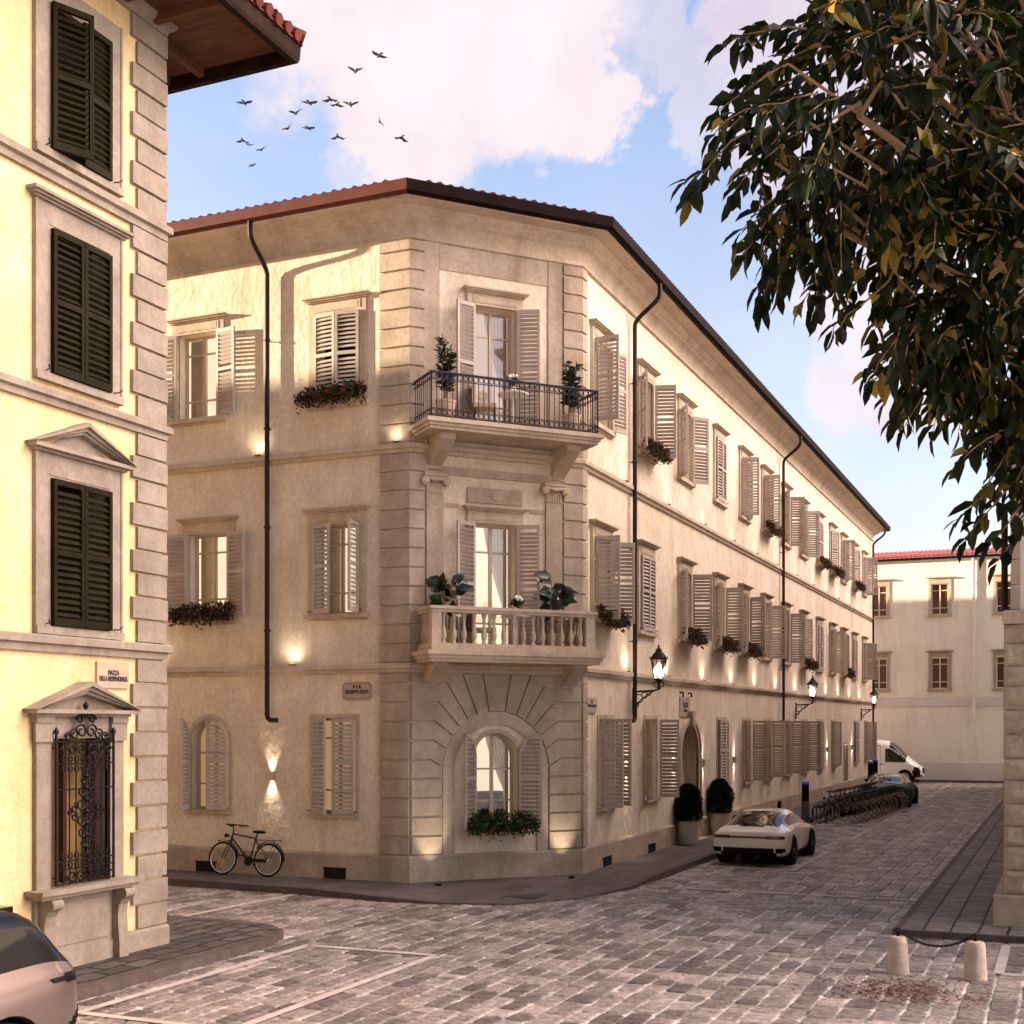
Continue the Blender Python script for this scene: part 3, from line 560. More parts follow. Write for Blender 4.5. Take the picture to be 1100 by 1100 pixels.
def m_shutter(w, h, side, arch, m, slats=13, rails=(.53,), thick=.045):
    """hinge on x=0, leaf towards side*x"""
    mb = MB(); st = .055; y0, y1 = -thick / 2, thick / 2
    r = w; hs = h - r if arch else h
    def top(x): return hs + math.sqrt(max(0, r * r - (w - x) ** 2)) if arch else h
    def B(xa, xb, za, zb, ya=y0, yb=y1):
        a, b = sorted((side * xa, side * xb)); mb.box(a, b, ya, yb, za, zb)
    B(0, st, 0, hs); B(w - st, w, 0, top(w - st * .5) - .0)
    B(st, w - st, 0, .10)
    if arch:
        n = 10
        for i in range(n):
            a, b = PI / 2 * i / n, PI / 2 * (i + 1) / n
            q = [(w - r * math.cos(a), hs + r * math.sin(a)), (w - r * math.cos(b), hs + r * math.sin(b)), (w - (r - st) * math.cos(b), hs + (r - st) * math.sin(b)), (w - (r - st) * math.cos(a), hs + (r - st) * math.sin(a))]
            mb.prism([(side * p[0], p[1]) for p in q], y0, y1)
    else: B(st, w - st, h - .075, h)
    for rr in rails: B(st, w - st, h * rr - .035, h * rr + .035)
    pitch = .084; z = .10 + pitch * .6
    while z < h - .09:
        if not any(abs(z - h * rr) < .06 for rr in rails):
            xa = st
            if arch and z > hs: xa = max(st, w - math.sqrt(max(0, (r - st) ** 2 - (z - hs + .03) ** 2)))
            xb = w - st
            if xb - xa > .05:
                a, b = sorted((side * xa, side * xb)); dy, dz, t = .019, .027, .009
                mb.add([(a, -dy, z - dz), (b, -dy, z - dz), (b, dy, z + dz), (a, dy, z + dz), (a, -dy + t, z - dz - t), (b, -dy + t, z - dz - t), (b, dy + t, z + dz - t), (a, dy + t, z + dz - t)],
                       [(0, 1, 2, 3), (4, 5, 6, 7), (0, 1, 5, 4), (2, 3, 7, 6), (0, 3, 7, 4), (1, 2, 6, 5)])
        z += pitch
    return mb.mesh('shutter', m)
def window(parent, F, s, zb, w, h, kind, shut, arch=False, room='room_bright', curtain=0, tied=False, sash='sash', shm='shutter', pane=True, rails=(.53,), depth=0.):
    base = parent.location; p = F.T(s, depth, zb)
    o = link('window', cached(('sur', w, h, kind, arch), lambda: m_surround(w, h, kind, arch)), parent, (p[0] - base.x, p[1] - base.y, p[2] - base.z), F.rz)
    closed = shut and max(shut) < 12
    if not closed:
        link('sash', cached(('sash', w, h, arch, sash), lambda: m_sash(w, h, arch, M[sash])), o)
        link('pane', cached(('pane', w, h, arch), lambda: m_pane(w, h, arch)), o)
        if curtain: link('curtain', cached(('cur', w, h, curtain, tied), lambda: m_curtain(w, h, curtain, tied)), o)
    if closed: room = 'dark'
    link('room', cached(('room', w, h, room), lambda: m_room(w, h, M[room])), o)
    if shut:
        for side, a in ((-1, shut[0]), (1, shut[1])):
            sg = -side
            me = cached(('shut', w, h, arch, sg, shm, rails), lambda: m_shutter(w / 2 - .004, h - .01 if not arch else h, sg, arch, M[shm], rails=rails))
            link('shutter', me, o, (side * w / 2, -.085, .005), R(a) * side)
    return o

bld = thing('corner_building', 'three-storey cream corner building with taupe shutters, chamfered corner and two balconies', 'building', (-10.5, 23.4, 0))
W, HH = 1.02, 1.78
ZT, ZM, ZG = 9.60, 5.40, 1.42; HG = 1.9
RC = [26.03, 29.2, 32.6, 36.2, 39.3, 42.4, 45.7, 49.0, 52.4, 55.5, 58.5, 61.7, 64.9]
LC = {'T': (-16.68, -13.30), 'M': (-16.42, -13.32), 'G': (-16.4, -13.38)}
RG = [26.35, 29.6, 36.5, 39.7, 42.7, 46.0, 49.3, 52.6, 55.9, 62.2, 65.6]
hl = [(c - W / 2, c + W / 2, ZT, ZT + HH) for c in LC['T']] + [(c - W / 2, c + W / 2, ZM, ZM + HH) for c in LC['M']] + [(c - .48, c + .48, ZG, ZG + HG) for c in LC['G']]
hr = [(c - W / 2, c + W / 2, ZT, ZT + HH) for c in RC] + [(c - W / 2, c + W / 2, ZM, ZM + HH) for c in RC] + [(c - .48, c + .48, ZG, ZG + HG) for c in RG]
hr += [(32.15, 33.85, .13, 3.2), (58.7, 59.7, .13, 2.3)]
WC = .92; SC = 1.80; SA = 1.83
hc = [(SC - WC / 2, SC + WC / 2, 8.97, 8.97 + 2.55), (SC - WC / 2, SC + WC / 2, 4.6, 4.6 + 2.6), (SA - .47, SA + .47, 1.14, 3.02)]
vents = [(FL, -16.47, .22, .5), (FL, -13.35, .22, .5), (FR, 26.3, .20, .55), (FR, 29.55, .20, .55)]
mb = MB()
wall_grid(mb, FL, -45, -11.7, 0, TOP, hl); wall_grid(mb, FC, 0, _cl, 0, TOP, hc); wall_grid(mb, FR, 24.8, 67.9, 0, TOP, hr)
mb.poly([(-9.2, 67.9, 0), (-35, 67.9, 0), (-35, 67.9, TOP), (-9.2, 67.9, TOP)])
spandrel(mb, FL.T, -16.4, .96, ZG + HG - .48); spandrel(mb, FC.T, SA, .94, 3.02 - .47); spandrel(mb, FR.T, 33.0, 1.7, 2.35)
wpart('wall', mb, M['stucco'], bld)
# plinth with vents cut by dark recess boxes standing proud of nothing: butt pieces round each vent
mb = MB()
mb.sweep([(-.05, 0), (.05, 0), (.05, .60), (.03, .65), (-.05, .65)], [(-45, 22), P1, P2, (-9.2, 31.9)])
mb.sweep([(-.05, 0), (.05, 0), (.05, .60), (.03, .65), (-.05, .65)], [(-9.2, 34.1), (-9.2, 67.9)])
wpart('plinth', mb, M['stone'], bld)
for F, s, z, w in vents:
    mb = MB(F.T); mb.box(s - w / 2, s + w / 2, -.062, -.052, z - .10, z + .11, 0)
    for i in range(6): x = s - w / 2 + w * (i + .5) / 6; mb.box(x - .008, x + .008, -.070, -.062, z - .10, z + .11, 1)
    mb.box(s - w / 2 - .02, s + w / 2 + .02, -.068, -.05, z + .11, z + .135, 1)
    wpart('vent', mb, [M['dark'], M['iron']], bld)
# string courses, frieze and cornice
EQ = PLAN[:4]
def string(z0, z1, out=.10):
    mb = MB(); h = z1 - z0
    mb.sweep([(-.05, z0), (out * .45, z0), (out * .6, z0 + h * .35), (out, z0 + h * .45), (out, z0 + h * .85), (out * .8, z1), (-.05, z1)], EQ); return wpart('string_course', mb, M['trim'], bld)
string(4.21, 4.39, .12); string(8.48, 8.67, .12)
mb = MB()
mb.sweep([(-.05, 12.62), (.035, 12.62), (.06, 12.64), (.06, 12.70), (.04, 12.72), (.05, 12.80), (.09, 12.90), (.16, 12.97), (.24, 13.0), (.26, 13.03), (.30, 13.04), (.33, 13.10), (.36, 13.11), (.38, 13.15), (.66, 13.17), (.66, 13.20), (-.05, 13.22)], PLAN)
wpart('eave_cornice', mb, M['trim'], bld, 50)
mb = MB(); mb.sweep([(.64, 13.205), (.74, 13.19), (.80, 13.23), (.82, 13.42), (.80, 13.44), (.64, 13.44)], PLAN); mb.m[:6] = [1] * 6; wpart('gutter', mb, [M['gutter'], M['sunlitgutter']], bld, 40)  # first stretch gets the colour with sunlight painted in
mb = MB(); mb.sweep([(.74, 13.41), (.74, 13.43), (-7, 15.2), (-7, 15.1), (.6, 13.405)], PLAN, caps=False)
# rounded tile ends along the edge
def tile_row(a, b, o=.74, z=13.405):
    a, b = Vector(a), Vector(b); t = (b - a).normalized(); n = Vector((t.y, -t.x)); L_ = (b - a).length; k = int(L_ / .22)
    for i in range(k):
        c = a + t * ((i + .5) * L_ / k) + n * (o + .03); e = c - n * .6
        mb.tube([(c.x, c.y, z + rnd.uniform(0, .012)), (e.x, e.y, z + .14)], .075, 8)
tile_row((-24, 22), P1); tile_row(P1, P2); tile_row(P2, (-9.2, 67.9))
wpart('roof', mb, M['tile'], bld)
# quoins: courses that wrap the two edges of the chamfer
def courses(path_of, z0, z1, step, name, m, th=.055, gap=.026):
    mb = MB(); z = z0; i = 0
    while z < z1 - .05:
        t = min(z + step, z1); mb.sweep([(-.02, z + gap / 2), (th, z + gap / 2 + .008), (th, t - gap / 2 - .008), (-.02, t - gap / 2)], path_of(i)); z = t; i += 1
    return wpart(name, mb, m, bld)
def PC(s): return (P1[0] + CD[0] * s, P1[1] + CD[1] * s)
for z0, z1 in ((4.39, 8.48), (8.67, 12.62)):
    courses(lambda i: [(-12.34, 22), P1, PC(.29)], z0, z1, .372, 'quoin', M['stone'])
    courses(lambda i: [PC(_cl - .42), P2, (-9.2, 25.06)], z0, z1, .372, 'quoin', M['stone'])
# rusticated arch on the ground floor of the chamfer
zj = [.65, 1.022, 1.394, 1.766, 2.138]
ring = 1.155; zsp = 2.29
bend = [(.40, 2.51, 2.35), (.47, 2.885, 2.70), (.50, 3.255, 2.96), (.58, 3.63, 3.13), (.76, 4.0, 3.27)]
joints = [[(0, z), (SA - ring, z)] for z in zj]
for sb, z, zr in bend: joints.append([(0, z), (sb, z), (SA - math.sqrt(ring ** 2 - (zr - zsp) ** 2), zr)])
tops = [(1.08, 1.41), (1.52, 1.66)]
for st_, sr in tops: joints.append([(st_, 4.21), (sr, zsp + math.sqrt(ring ** 2 - (SA - sr) ** 2))])
def ring_pts(a, b, n=5):
    def ang(p): return math.atan2(p[1] - zsp, p[0] - SA)
    if a[1] < zsp - .02 and b[1] < zsp - .02: return []
    A, B = ang(a), ang(b)
    if A < 0: A += 2 * PI
    if B < 0: B += 2 * PI
    A = min(A, PI); B = min(B, PI)
    return [(SA + ring * math.cos(A + (B - A) * i / n), zsp + ring * math.sin(A + (B - A) * i / n)) for i in range(1, n)]
blocks = []
for i in range(len(joints) - 1):
    a, b = joints[i], joints[i + 1]; poly = list(a) + ring_pts(a[-1], b[-1]) + list(reversed(b))
    if a[0][0] == 0 and b[0][0] > 0: poly.append((0, 4.21))
    blocks.append(poly)
key = joints[-1]; mir = [[(2 * SA - x, z) for x, z in p] for p in blocks]
kp = [key[0], key[1]] + ring_pts(key[1], (2 * SA - key[1][0], key[1][1])) + [(2 * SA - key[1][0], key[1][1]), (2 * SA - key[0][0], 4.21)]
mb = MB(FC.T)
for bi, p in enumerate(blocks + mir + [kp]):
    q = []
    for pt in p:
        if not q or math.hypot(pt[0] - q[-1][0], pt[1] - q[-1][1]) > 1e-4: q.append(pt)
    q = [(max(x, 0), z) for x, z in q]; q = [((_cl if x > 2 * SA - .03 else x), z) for x, z in q]
    q = inset_poly(q, .013); q = [((0 if x < .012 else (_cl if x > _cl - .012 else x)), z) for x, z in q]
    mb.prism(q, .0, -.055, inset=.008)
zc = zj + [b_[1] for b_ in bend] + [4.21]
wpart('rusticated_arch', mb, M['stone'], bld)
for path in ([(-12.34, 22), (-11.70, 22)], [(-9.2, 24.8), (-9.2, 25.06)]):
    mb = MB()
    for i in range(len(zc) - 1):
        a, b = zc[i] + .013, zc[i + 1] - .013; mb.sweep([(-.02, a), (.055, a + .008), (.055, b - .008), (-.02, b)], path)
    wpart('quoin', mb, M['stone'], bld)
# ring moulding of the arch
mb = MB(FC.T)
def arch_band(mb, c, r0, r1, zs, z0, y0, y1, n=28):
    A = [(c - r0, z0), (c - r0, zs)] + [(c - r0 * math.cos(PI * i / n), zs + r0 * math.sin(PI * i / n)) for i in range(1, n)] + [(c + r0, zs), (c + r0, z0)]
    B = [(c - r1, z0), (c - r1, zs)] + [(c - r1 * math.cos(PI * i / n), zs + r1 * math.sin(PI * i / n)) for i in range(1, n)] + [(c + r1, zs), (c + r1, z0)]
    for i in range(len(A) - 1):
        a, b, d, e = A[i], A[i + 1], B[i + 1], B[i]
        mb.add([(a[0], y0, a[1]), (b[0], y0, b[1]), (d[0], y0, d[1]), (e[0], y0, e[1]), (a[0], y1, a[1]), (b[0], y1, b[1]), (d[0], y1, d[1]), (e[0], y1, e[1])], [(0, 1, 2, 3), (0, 1, 5, 4), (3, 2, 6, 7)])
arch_band(mb, SA, .93, 1.145, zsp, .65, -.03, .0); arch_band(mb, SA, .905, .94, zsp, .65, -.045, .0)
wpart('arch_surround', mb, M['trim'], bld, 30)
# pilasters with scroll capitals, bands and panels of the chamfer
for s0, s1 in ((.33, .68), (2.93, 3.29)):
    mb = MB(FC.T); mb.box(s0, s1, -.055, .01, 4.6, 7.72); mb.box(s0 - .03, s1 + .03, -.075, .01, 4.6, 4.75); o = wpart('pilaster', mb, M['stone'], bld)
    mb = MB(FC.T); c = (s0 + s1) / 2
    for k in range(6): x = s0 + .02 + (s1 - s0 - .04) * (k + .5) / 6; mb.box(x - .018, x + .018, -.075, -.0, 7.72, 7.90)
    mb.box(s0, s1, -.06, .0, 7.721, 7.91)
    mb.box(s0 - .04, s1 + .04, -.12, .0, 7.98, 8.04); mb.box(s0 - .07, s1 + .07, -.15, .0, 8.04, 8.085)
    for x in (s0 - .05, s1 + .05):
        mb.lathe([(.02, -.165), (.04, -.165), (.05, -.15), (.075, -.15), (.085, -.14), (.085, -.02), (.08, 0)], (x, 0, 7.945), 16, axis='y')
        mb.torus((x, -.15, 7.945), .055, .014, (0, 1, 0), 16, 6)
    mb.tube([(s0 - .05, -.13, 8.0), (c, -.14, 7.96), (s1 + .05, -.13, 8.0)], .03, 8)
    l = bld.location; mm = mb.mesh('capital', M['trim'], 40); link('capital', mm, o)
    mb = MB(FC.T); a = s0 - .04 if s0 < 1 else s0 + .06; mb.box(a, a + .32, -.03, .01, 8.97, 12.62); wpart('pilaster', mb, M['stone'], bld)
for nm, bx in (('frieze_band', (.30, 3.33, -.035, .01, 8.10, 8.26)), ('string_piece', (.69, 1.02, -.02, .01, 7.47, 7.55)), ('string_piece', (2.58, 2.92, -.02, .01, 7.47, 7.55)), ('frieze_band', (.62, 2.98, -.02, .01, 12.12, 12.615))):
    mb = MB(FC.T); mb.box(*bx); wpart(nm, mb, M['stone'], bld)
mb = MB(FC.T); mb.box(1.2, 2.4, -.04, .01, 7.60, 7.90); mb.lathe([(.09, -.055), (.105, -.05), (.105, -.03)], (1.8, 0, 7.75), 20, axis='y'); wpart('frieze_panel', mb, M['stone'], bld)
# windows
for c, sh, rm, cu in zip(LC['T'], ((172, 170), (6, 7)), ('room_bright', 'room_dim'), (-1, 0)): window(bld, FL, c, ZT, W, HH, 'cornice', sh, room=rm, curtain=cu)
for c, sh, rm, cu in zip(LC['M'], ((174, 168), (20, 100)), ('room_bright', 'room_bright'), (-1, -1)): window(bld, FL, c, ZM, W, HH, 'cornice', sh, room=rm, curtain=cu)
window(bld, FL, LC['G'][0], ZG, .96, HG, 'sill', (71, 8), arch=True, room='room_warm'); window(bld, FL, LC['G'][1], ZG, .96, HG, 'plain', (26, 4), room='room_warm', rails=(.53, .25))
def doorwin(z, h, rm):
    return window(bld, FC, SC, z, WC, h, 'cornice', (163, 150), room=rm, curtain=1, tied=True)
doorwin(8.97, 2.55, 'room_taupe')
doorwin(4.6, 2.6, 'room_bright')
window(bld, FC, SA, 1.14, .94, 1.88, 'sill', (141, 150), arch=True, room='room_bright', curtain=1, tied=True)
_w = [o for o in bld.children if o.name.startswith('window')][-1]
mb = MB(); mb.box(-.5, .5, .62, .95, 0, .68); link('sideboard', mb.mesh('sideboard', M['blackmatt']), _w)
UP = [(92, 160), (150, 108), (150, 140), (3, 3), (70, 20), (82, 20), (150, 110), (150, 130), (3, 3), (28, 15), (76, 20), (25, 15), (60, 95)]
MI = [(82, 122), (3, 3), (150, 108), (152, 100), (150, 80), (140, 92), (150, 105), (35, 30), (4, 4), (150, 60), (150, 20), (4, 4), (70, 80)]
for i, c in enumerate(RC):
    window(bld, FR, c, ZT, W, HH, 'cornice', UP[i], room=('room_bright', 'room_warm')[i % 2]); window(bld, FR, c, ZM, W, HH, 'cornice', MI[i], room=('room_warm', 'room_bright')[i % 2])
GS = [(90, 60), (150, 105), (3, 3), (150, 100), (150, 62), (150, 95), (150, 95), (3, 3), (35, 25), (4, 4), (60, 60)]
for i, c in enumerate(RG): window(bld, FR, c, ZG, .96, HG, 'plain', GS[i], room='room_warm')
# arched street door with a keystone, and a plain service door
def door_part(s, w, h, arch):
    mb = MB(FR.T); x = w / 2
    if arch:
        arch_band(mb, s, x, x + .16, h - x, .13, -.06, .02, 20); arch_band(mb, s, x + .11, x + .19, h - x, .13, -.09, -.02, 20)
        arch_band(mb, s, x, x + .001, h - x, .13, -.02, .36, 20)
        mb.prism([(s - .09, h - .04), (s + .09, h - .04), (s + .15, h + .30), (s - .15, h + .30)], -.16, 0); mb.box(s - .18, s + .18, -.17, 0, h + .30, h + .35)
    else:
        for q in (-1, 1): a, b = sorted((s + q * x, s + q * (x + .1))); mb.box(a, b, -.03, .02, .13, h + .1)
        mb.box(s - x, s + x, -.03, .02, h, h + .1); 
        for q in (-1, 1): mb.add([(s + q * x, 0, .13), (s + q * x, .3, .13), (s + q * x, .3, h), (s + q * x, 0, h)], [(0, 1, 2, 3)])
    mb.box(s - x - .1, s + x + .1, -.28, .36, .0, .145)
    d = wpart('door', mb, M['trim'], bld)
    mb = MB(FR.T); y = .34
    if arch: P = [(s - x, .14), (s + x, .14), (s + x, h - x)] + [(s + x * math.cos(PI * i / 14), h - x + x * math.sin(PI * i / 14)) for i in range(1, 14)] + [(s - x, h - x)]
    else: P = [(s - x, .14), (s + x, .14), (s + x, h), (s - x, h)]
    mb.prism(P, y, y + .06); mb.box(s - .012, s + .012, y - .015, y, .14, h - (.0 if not arch else .02))
    for q in (-1, 1):
        for za, zb_ in ((.3, 1.0), (1.15, h - x - .05 if arch else h - .15)): mb.box(s + q * x * .5 - x * .34, s + q * x * .5 + x * .34, y - .02, y, za, zb_)
    l = MB(FR.T); link('door_leaf', mb.mesh('door_leaf', M['leafpaint']), d)
    l.tube([(s + .06, y - .02, 1.1), (s + .06, y - .07, 1.1), (s + .06, y - .07, 1.22), (s + .06, y - .02, 1.22)], .012, 6); link('handle', l.mesh('handle', M['brass']), d)
M['leafpaint'] = mat('ochre_door_paint', (.42, .32, .20), .6, (.48, .37, .24), 4, 5)
door_part(33.0, 1.7, 3.2, True); door_part(59.2, 1.0, 2.3, False)
# balconies
mb = MB(FC.T)
mb.box(-.02, 3.74, -1.03, .02, 8.89, 8.97); mb.box(.03, 3.69, -.98, .02, 8.83, 8.89); mb.box(.07, 3.65, -.94, .02, 8.77, 8.83)
bal = wpart('balcony', mb, M['trim'], bld)
def bracket(s, w, z1, dep, hgt):
    mb = MB(lambda y, x, z: FC.T(x, y, z)); n = 12
    prof = [(0.0, z1), (-dep, z1), (-dep, z1 - hgt * .16)]
    for i in range(n + 1):
        t = i / n; prof.append((-dep * (1 - t) ** 1.5 * .92 - .09 * math.sin(PI * t) - .06 * (1 - t), z1 - hgt * (.18 + .70 * t)))
    prof += [(-.07, z1 - hgt * .96), (0, z1 - hgt)]
    pts = [(y, x, z) for x in (s - w / 2, s + w / 2) for y, z in prof]; k = len(prof)
    mb.add(pts, [tuple(range(k)), tuple(range(k, 2 * k))[::-1]] + [(i, (i + 1) % k, k + (i + 1) % k, k + i) for i in range(k)])
    for q in (-.3, -.1, .1, .3):
        mb.add([(y - .012, s + q * w + e * .018, z) for e in (-1, 1) for y, z in prof[2:-1]], [(i, i + 1, (k - 3) + i + 1, (k - 3) + i) for i in range(k - 4)])
    return mb
for s in (.52, 3.22): link('bracket', bracket(s, .30, 8.77, .72, .62).mesh('bracket', M['trim'], 35), bal)
mb = MB(FC.T); zb, zt = 9.0, 9.83
cs = [(.08, 0), (.08, -.95), (3.63, -.95), (3.63, 0)]
for i in range(3):
    a, b = Vector(cs[i]), Vector(cs[i + 1]); L_ = (b - a).length; t = (b - a) / L_; k = int(L_ / .105)
    for z, r in ((zt, .022), (zt - .14, .010), (zb + .14, .010), (zb + .01, .014)): mb.tube([(a.x, a.y, z), (b.x, b.y, z)], r, 6)
    for j in range(k + 1):
        p = a + t * (L_ * j / k); big = j in (0, k); mb.tube([(p.x, p.y, zb - .03), (p.x, p.y, zt)], .016 if big else .0085, 6)
        if j < k:
            q = a + t * (L_ * (j + .5) / k); ax = (t.y, -t.x, 0)
            for z in (zt - .07, zb + .075): mb.torus((q.x, q.y, z), .046, .0075, ax, 12, 5)
link('railing', mb.mesh('railing', M['railiron'], 50), bal)
mb = MB(FC.T)
mb.box(.02, 3.80, -.97, .02, 4.52, 4.60); mb.box(.06, 3.76, -.93, .02, 4.45, 4.52); mb.box(.10, 3.72, -.89, .02, 4.385, 4.45)
mb.box(.14, 3.64, -.82, -.62, 4.60, 4.745)
for s in (.14, 3.44): mb.box(s, s + .20, -.62, .0, 4.60, 4.745)
for s in (.14, 3.44): mb.box(s, s + .20, -.82, -.62, 4.745, 5.33)
for a, b, z0, z1 in ((.10, 3.68, 5.39, 5.45), (.13, 3.65, 5.33, 5.39)):
    mb.box(a, b, -.86 if z0 > 5.35 else -.83, -.58 if z0 > 5.35 else -.61, z0, z1)
    for s in (a, b - (b - a) * .0 - .26 if False else b - .26): mb.box(s, s + .26, -.58 if z0 > 5.35 else -.61, .0, z0, z1)
bal2 = wpart('balcony', mb, M['trim'], bld)
for s in (.42, 3.44): link('bracket', bracket(s, .30, 4.385, .60, .50).mesh('bracket', M['trim'], 35), bal2)
bme = MB(); bme.lathe([(.05, 0), (.05, .03), (.035, .04), (.03, .06), (.05, .11), (.058, .17), (.05, .23), (.03, .32), (.024, .38), (.03, .43), (.035, .44), (.028, .47), (.045, .53), (.05, .55), (.05, .585)], n=10); bme = bme.mesh('baluster', M['trim'], 40)
spots_ = [(.42 + (3.36 - .42) * (i + .0) / 14, -.72) for i in range(15)] + [(.24, -.50 + .13 * i) for i in range(4)] + [(3.54, -.50 + .13 * i) for i in range(4)]
for s, y in spots_:
    p = FC.T(s, y, 4.745); link('baluster', bme, bal2, p)
# downpipes with swan necks
def downpipe(F, s, z_end, kick):
    mb = MB(F.T); r = .05; y = -.13
    pts = [(s, -.72, 13.22), (s, -.72, 12.98)]
    for i in range(1, 9): t = i / 8; e = t * t * (3 - 2 * t); pts.append((s, -.72 + (y + .72) * (-y * 0 + e), 12.98 - .66 * t))
    pts += [(s, y, 12.2), (s, y, z_end + .12), (s + kick * .02, y, z_end + .04), (s + kick * .08, y, z_end), (s + kick * .24, y, z_end)]
    mb.tube(pts, r, 10)
    for z in (11.0, 9.2, 7.2, 5.1): mb.tube([(s, y, z - .025), (s, y, z + .025)], .062, 10); mb.tube([(s - .09, y, z), (s + .09, y, z)], .009, 5); mb.tube([(s, y, z), (s, 0, z)], .012, 5)
    return wpart('downpipe', mb, M['pipe'], bld, 50)
downpipe(FL, -14.9, 3.28, 1); downpipe(FR, 28.0, 3.28, -1); downpipe(FR, 44.75, 3.3, -1); downpipe(FR, 67.3, .3, -1)
# uplights hidden on the string courses
upl = MB(); upl.box(-.06, .06, -.03, .03, 0, .025); upl.box(-.045, .045, -.02, .02, .025, .028, 1); upl = upl.mesh('uplight', [M['iron'], M['bulbs']])
upg = MB(); upg.lathe([(.06, -.02), (.06, .012), (.045, .016)], n=14); upg = upg.mesh('uplight', M['iron'])
def uplight(F, s, z, e, out=.09):
    p = F.T(s, -out, z); o = link('uplight', upl, bld, (p[0] - bld.location.x, p[1] - bld.location.y, p[2]), F.rz)
    spot(o, (0, -.07, .05), (0, .26, 1), e * 1.1, 150, blend=1., radius=.13)
UPE = 11.0
for s, z in ((-15.15, 8.67), (-14.32, 4.39), (-17.75, 4.39), (-11.95, 8.67)): uplight(FL, s, z, UPE * .55)
for i in range(len(RC) - 1):
    m = (RC[i] + RC[i + 1]) / 2
    for z, k in ((8.67, .16), (4.39, .75)): uplight(FR, m + rnd.uniform(-.15, .15), z, UPE * k * rnd.uniform(.8, 1.15))
for s in (.40, 3.28):
    p = FC.T(s, -.50, .13); o = link('uplight', upg, bld, (p[0] - bld.location.x, p[1] - bld.location.y, p[2]), FC.rz); spot(o, (0, 0, .03), (0, .50, 1.05), 30, 52, blend=1., radius=.03)

# ================================================================== YELLOW HOUSE
FY = Frame((-11.65, 0), (0, 1)); FYN = Frame((-11.65, 14.53), (-1, 0)); YC = 12.86
yb = thing('yellow_house', 'tall pale yellow house with rusticated corner stones and dark green shutters', 'building', (-12, 14, 0))
YW = 1.06
yz = [(1.16, 3.02), (4.42, 6.27), (7.56, 9.38), (10.35, 12.2)]
mb = MB(); wall_grid(mb, FY, 5, 14.53, 0, 13.1, [(YC - YW / 2, YC + YW / 2, a, b) for a, b in yz])
wall_grid(mb, FYN, 0, 34, 0, 13.1, []); mb.poly([(-45.65, 14.53, 0), (-45.65, 5, 0), (-45.65, 5, 13.1), (-45.65, 14.53, 13.1)]); mb.poly([(-11.65, 2, 0), (-45.65, 5, 0), (-45.65, 5, 13.1), (-11.65, 2, 13.1)])
wpart('wall', mb, M['yellow'], yb)
YP = [(-11.65, 5), (-11.65, 14.53), (-45.65, 14.53)]
def ysweep(prof, path, name, m, sm=False):      # path runs the other way round, so outward is to the left: flip
    mb = MB(); mb.sweep(prof, path); return wpart(name, mb, m, yb, sm)
YP = list(reversed([(-45.65, 14.53), (-11.65, 14.53), (-11.65, 5)]))
mb = MB(); mb.sweep([(-.04, .0), (.07, .0), (.07, .36), (.05, .40), (-.04, .40)], [(-11.65, 5), (-11.65, YC - .85)]); mb.sweep([(-.04, .0), (.07, .0), (.07, .36), (.05, .40), (-.04, .40)], [(-11.65, YC + .85), (-11.65, 14.53), (-45.65, 14.53)])
wpart('plinth', mb, M['greystone'], yb)
def ycorner_sweep(mb, prof, y0):
    """mitred band on the two visible faces: face +X then north face"""
    mb.sweep(prof, [(-11.65, y0), (-11.65, 14.53)], caps=True)
for z0, z1 in ((4.10, 4.31), (7.18, 7.37), (9.98, 10.19)):
    mb = MB(); h = z1 - z0; o = .11
    prof = [(-.04, z0), (o * .5, z0), (o * .55, z0 + h * .4), (o, z0 + h * .5), (o, z1 - .02), (o * .8, z1), (-.04, z1)]
    P = [(-11.65, 5), (-11.65, 14.53), (-45.65, 14.53)]
    mb.sweep(prof, P); wpart('string_course', mb, M['greystone'], yb)
# corner stones, long and short by turns
for z0, z1 in ((.40, 4.10), (4.31, 7.18), (7.37, 9.98), (10.19, 12.86)):
    mb = MB(); z = z0; i = 0; n = round((z1 - z0) / .325); st = (z1 - z0) / n
    for i in range(n):
        w = .67 if i % 2 else .56; a, b = z + .007, z + st - .007; th = .055 if i % 2 else .045
        mb.sweep([(-.02, a), (th, a + .012), (th, b - .012), (-.02, b)], [(-11.65, 14.53 - w), (-11.65, 14.53), (-11.65 - w, 14.53)]); z += st
    wpart('quoin', mb, M['greystone'], yb)
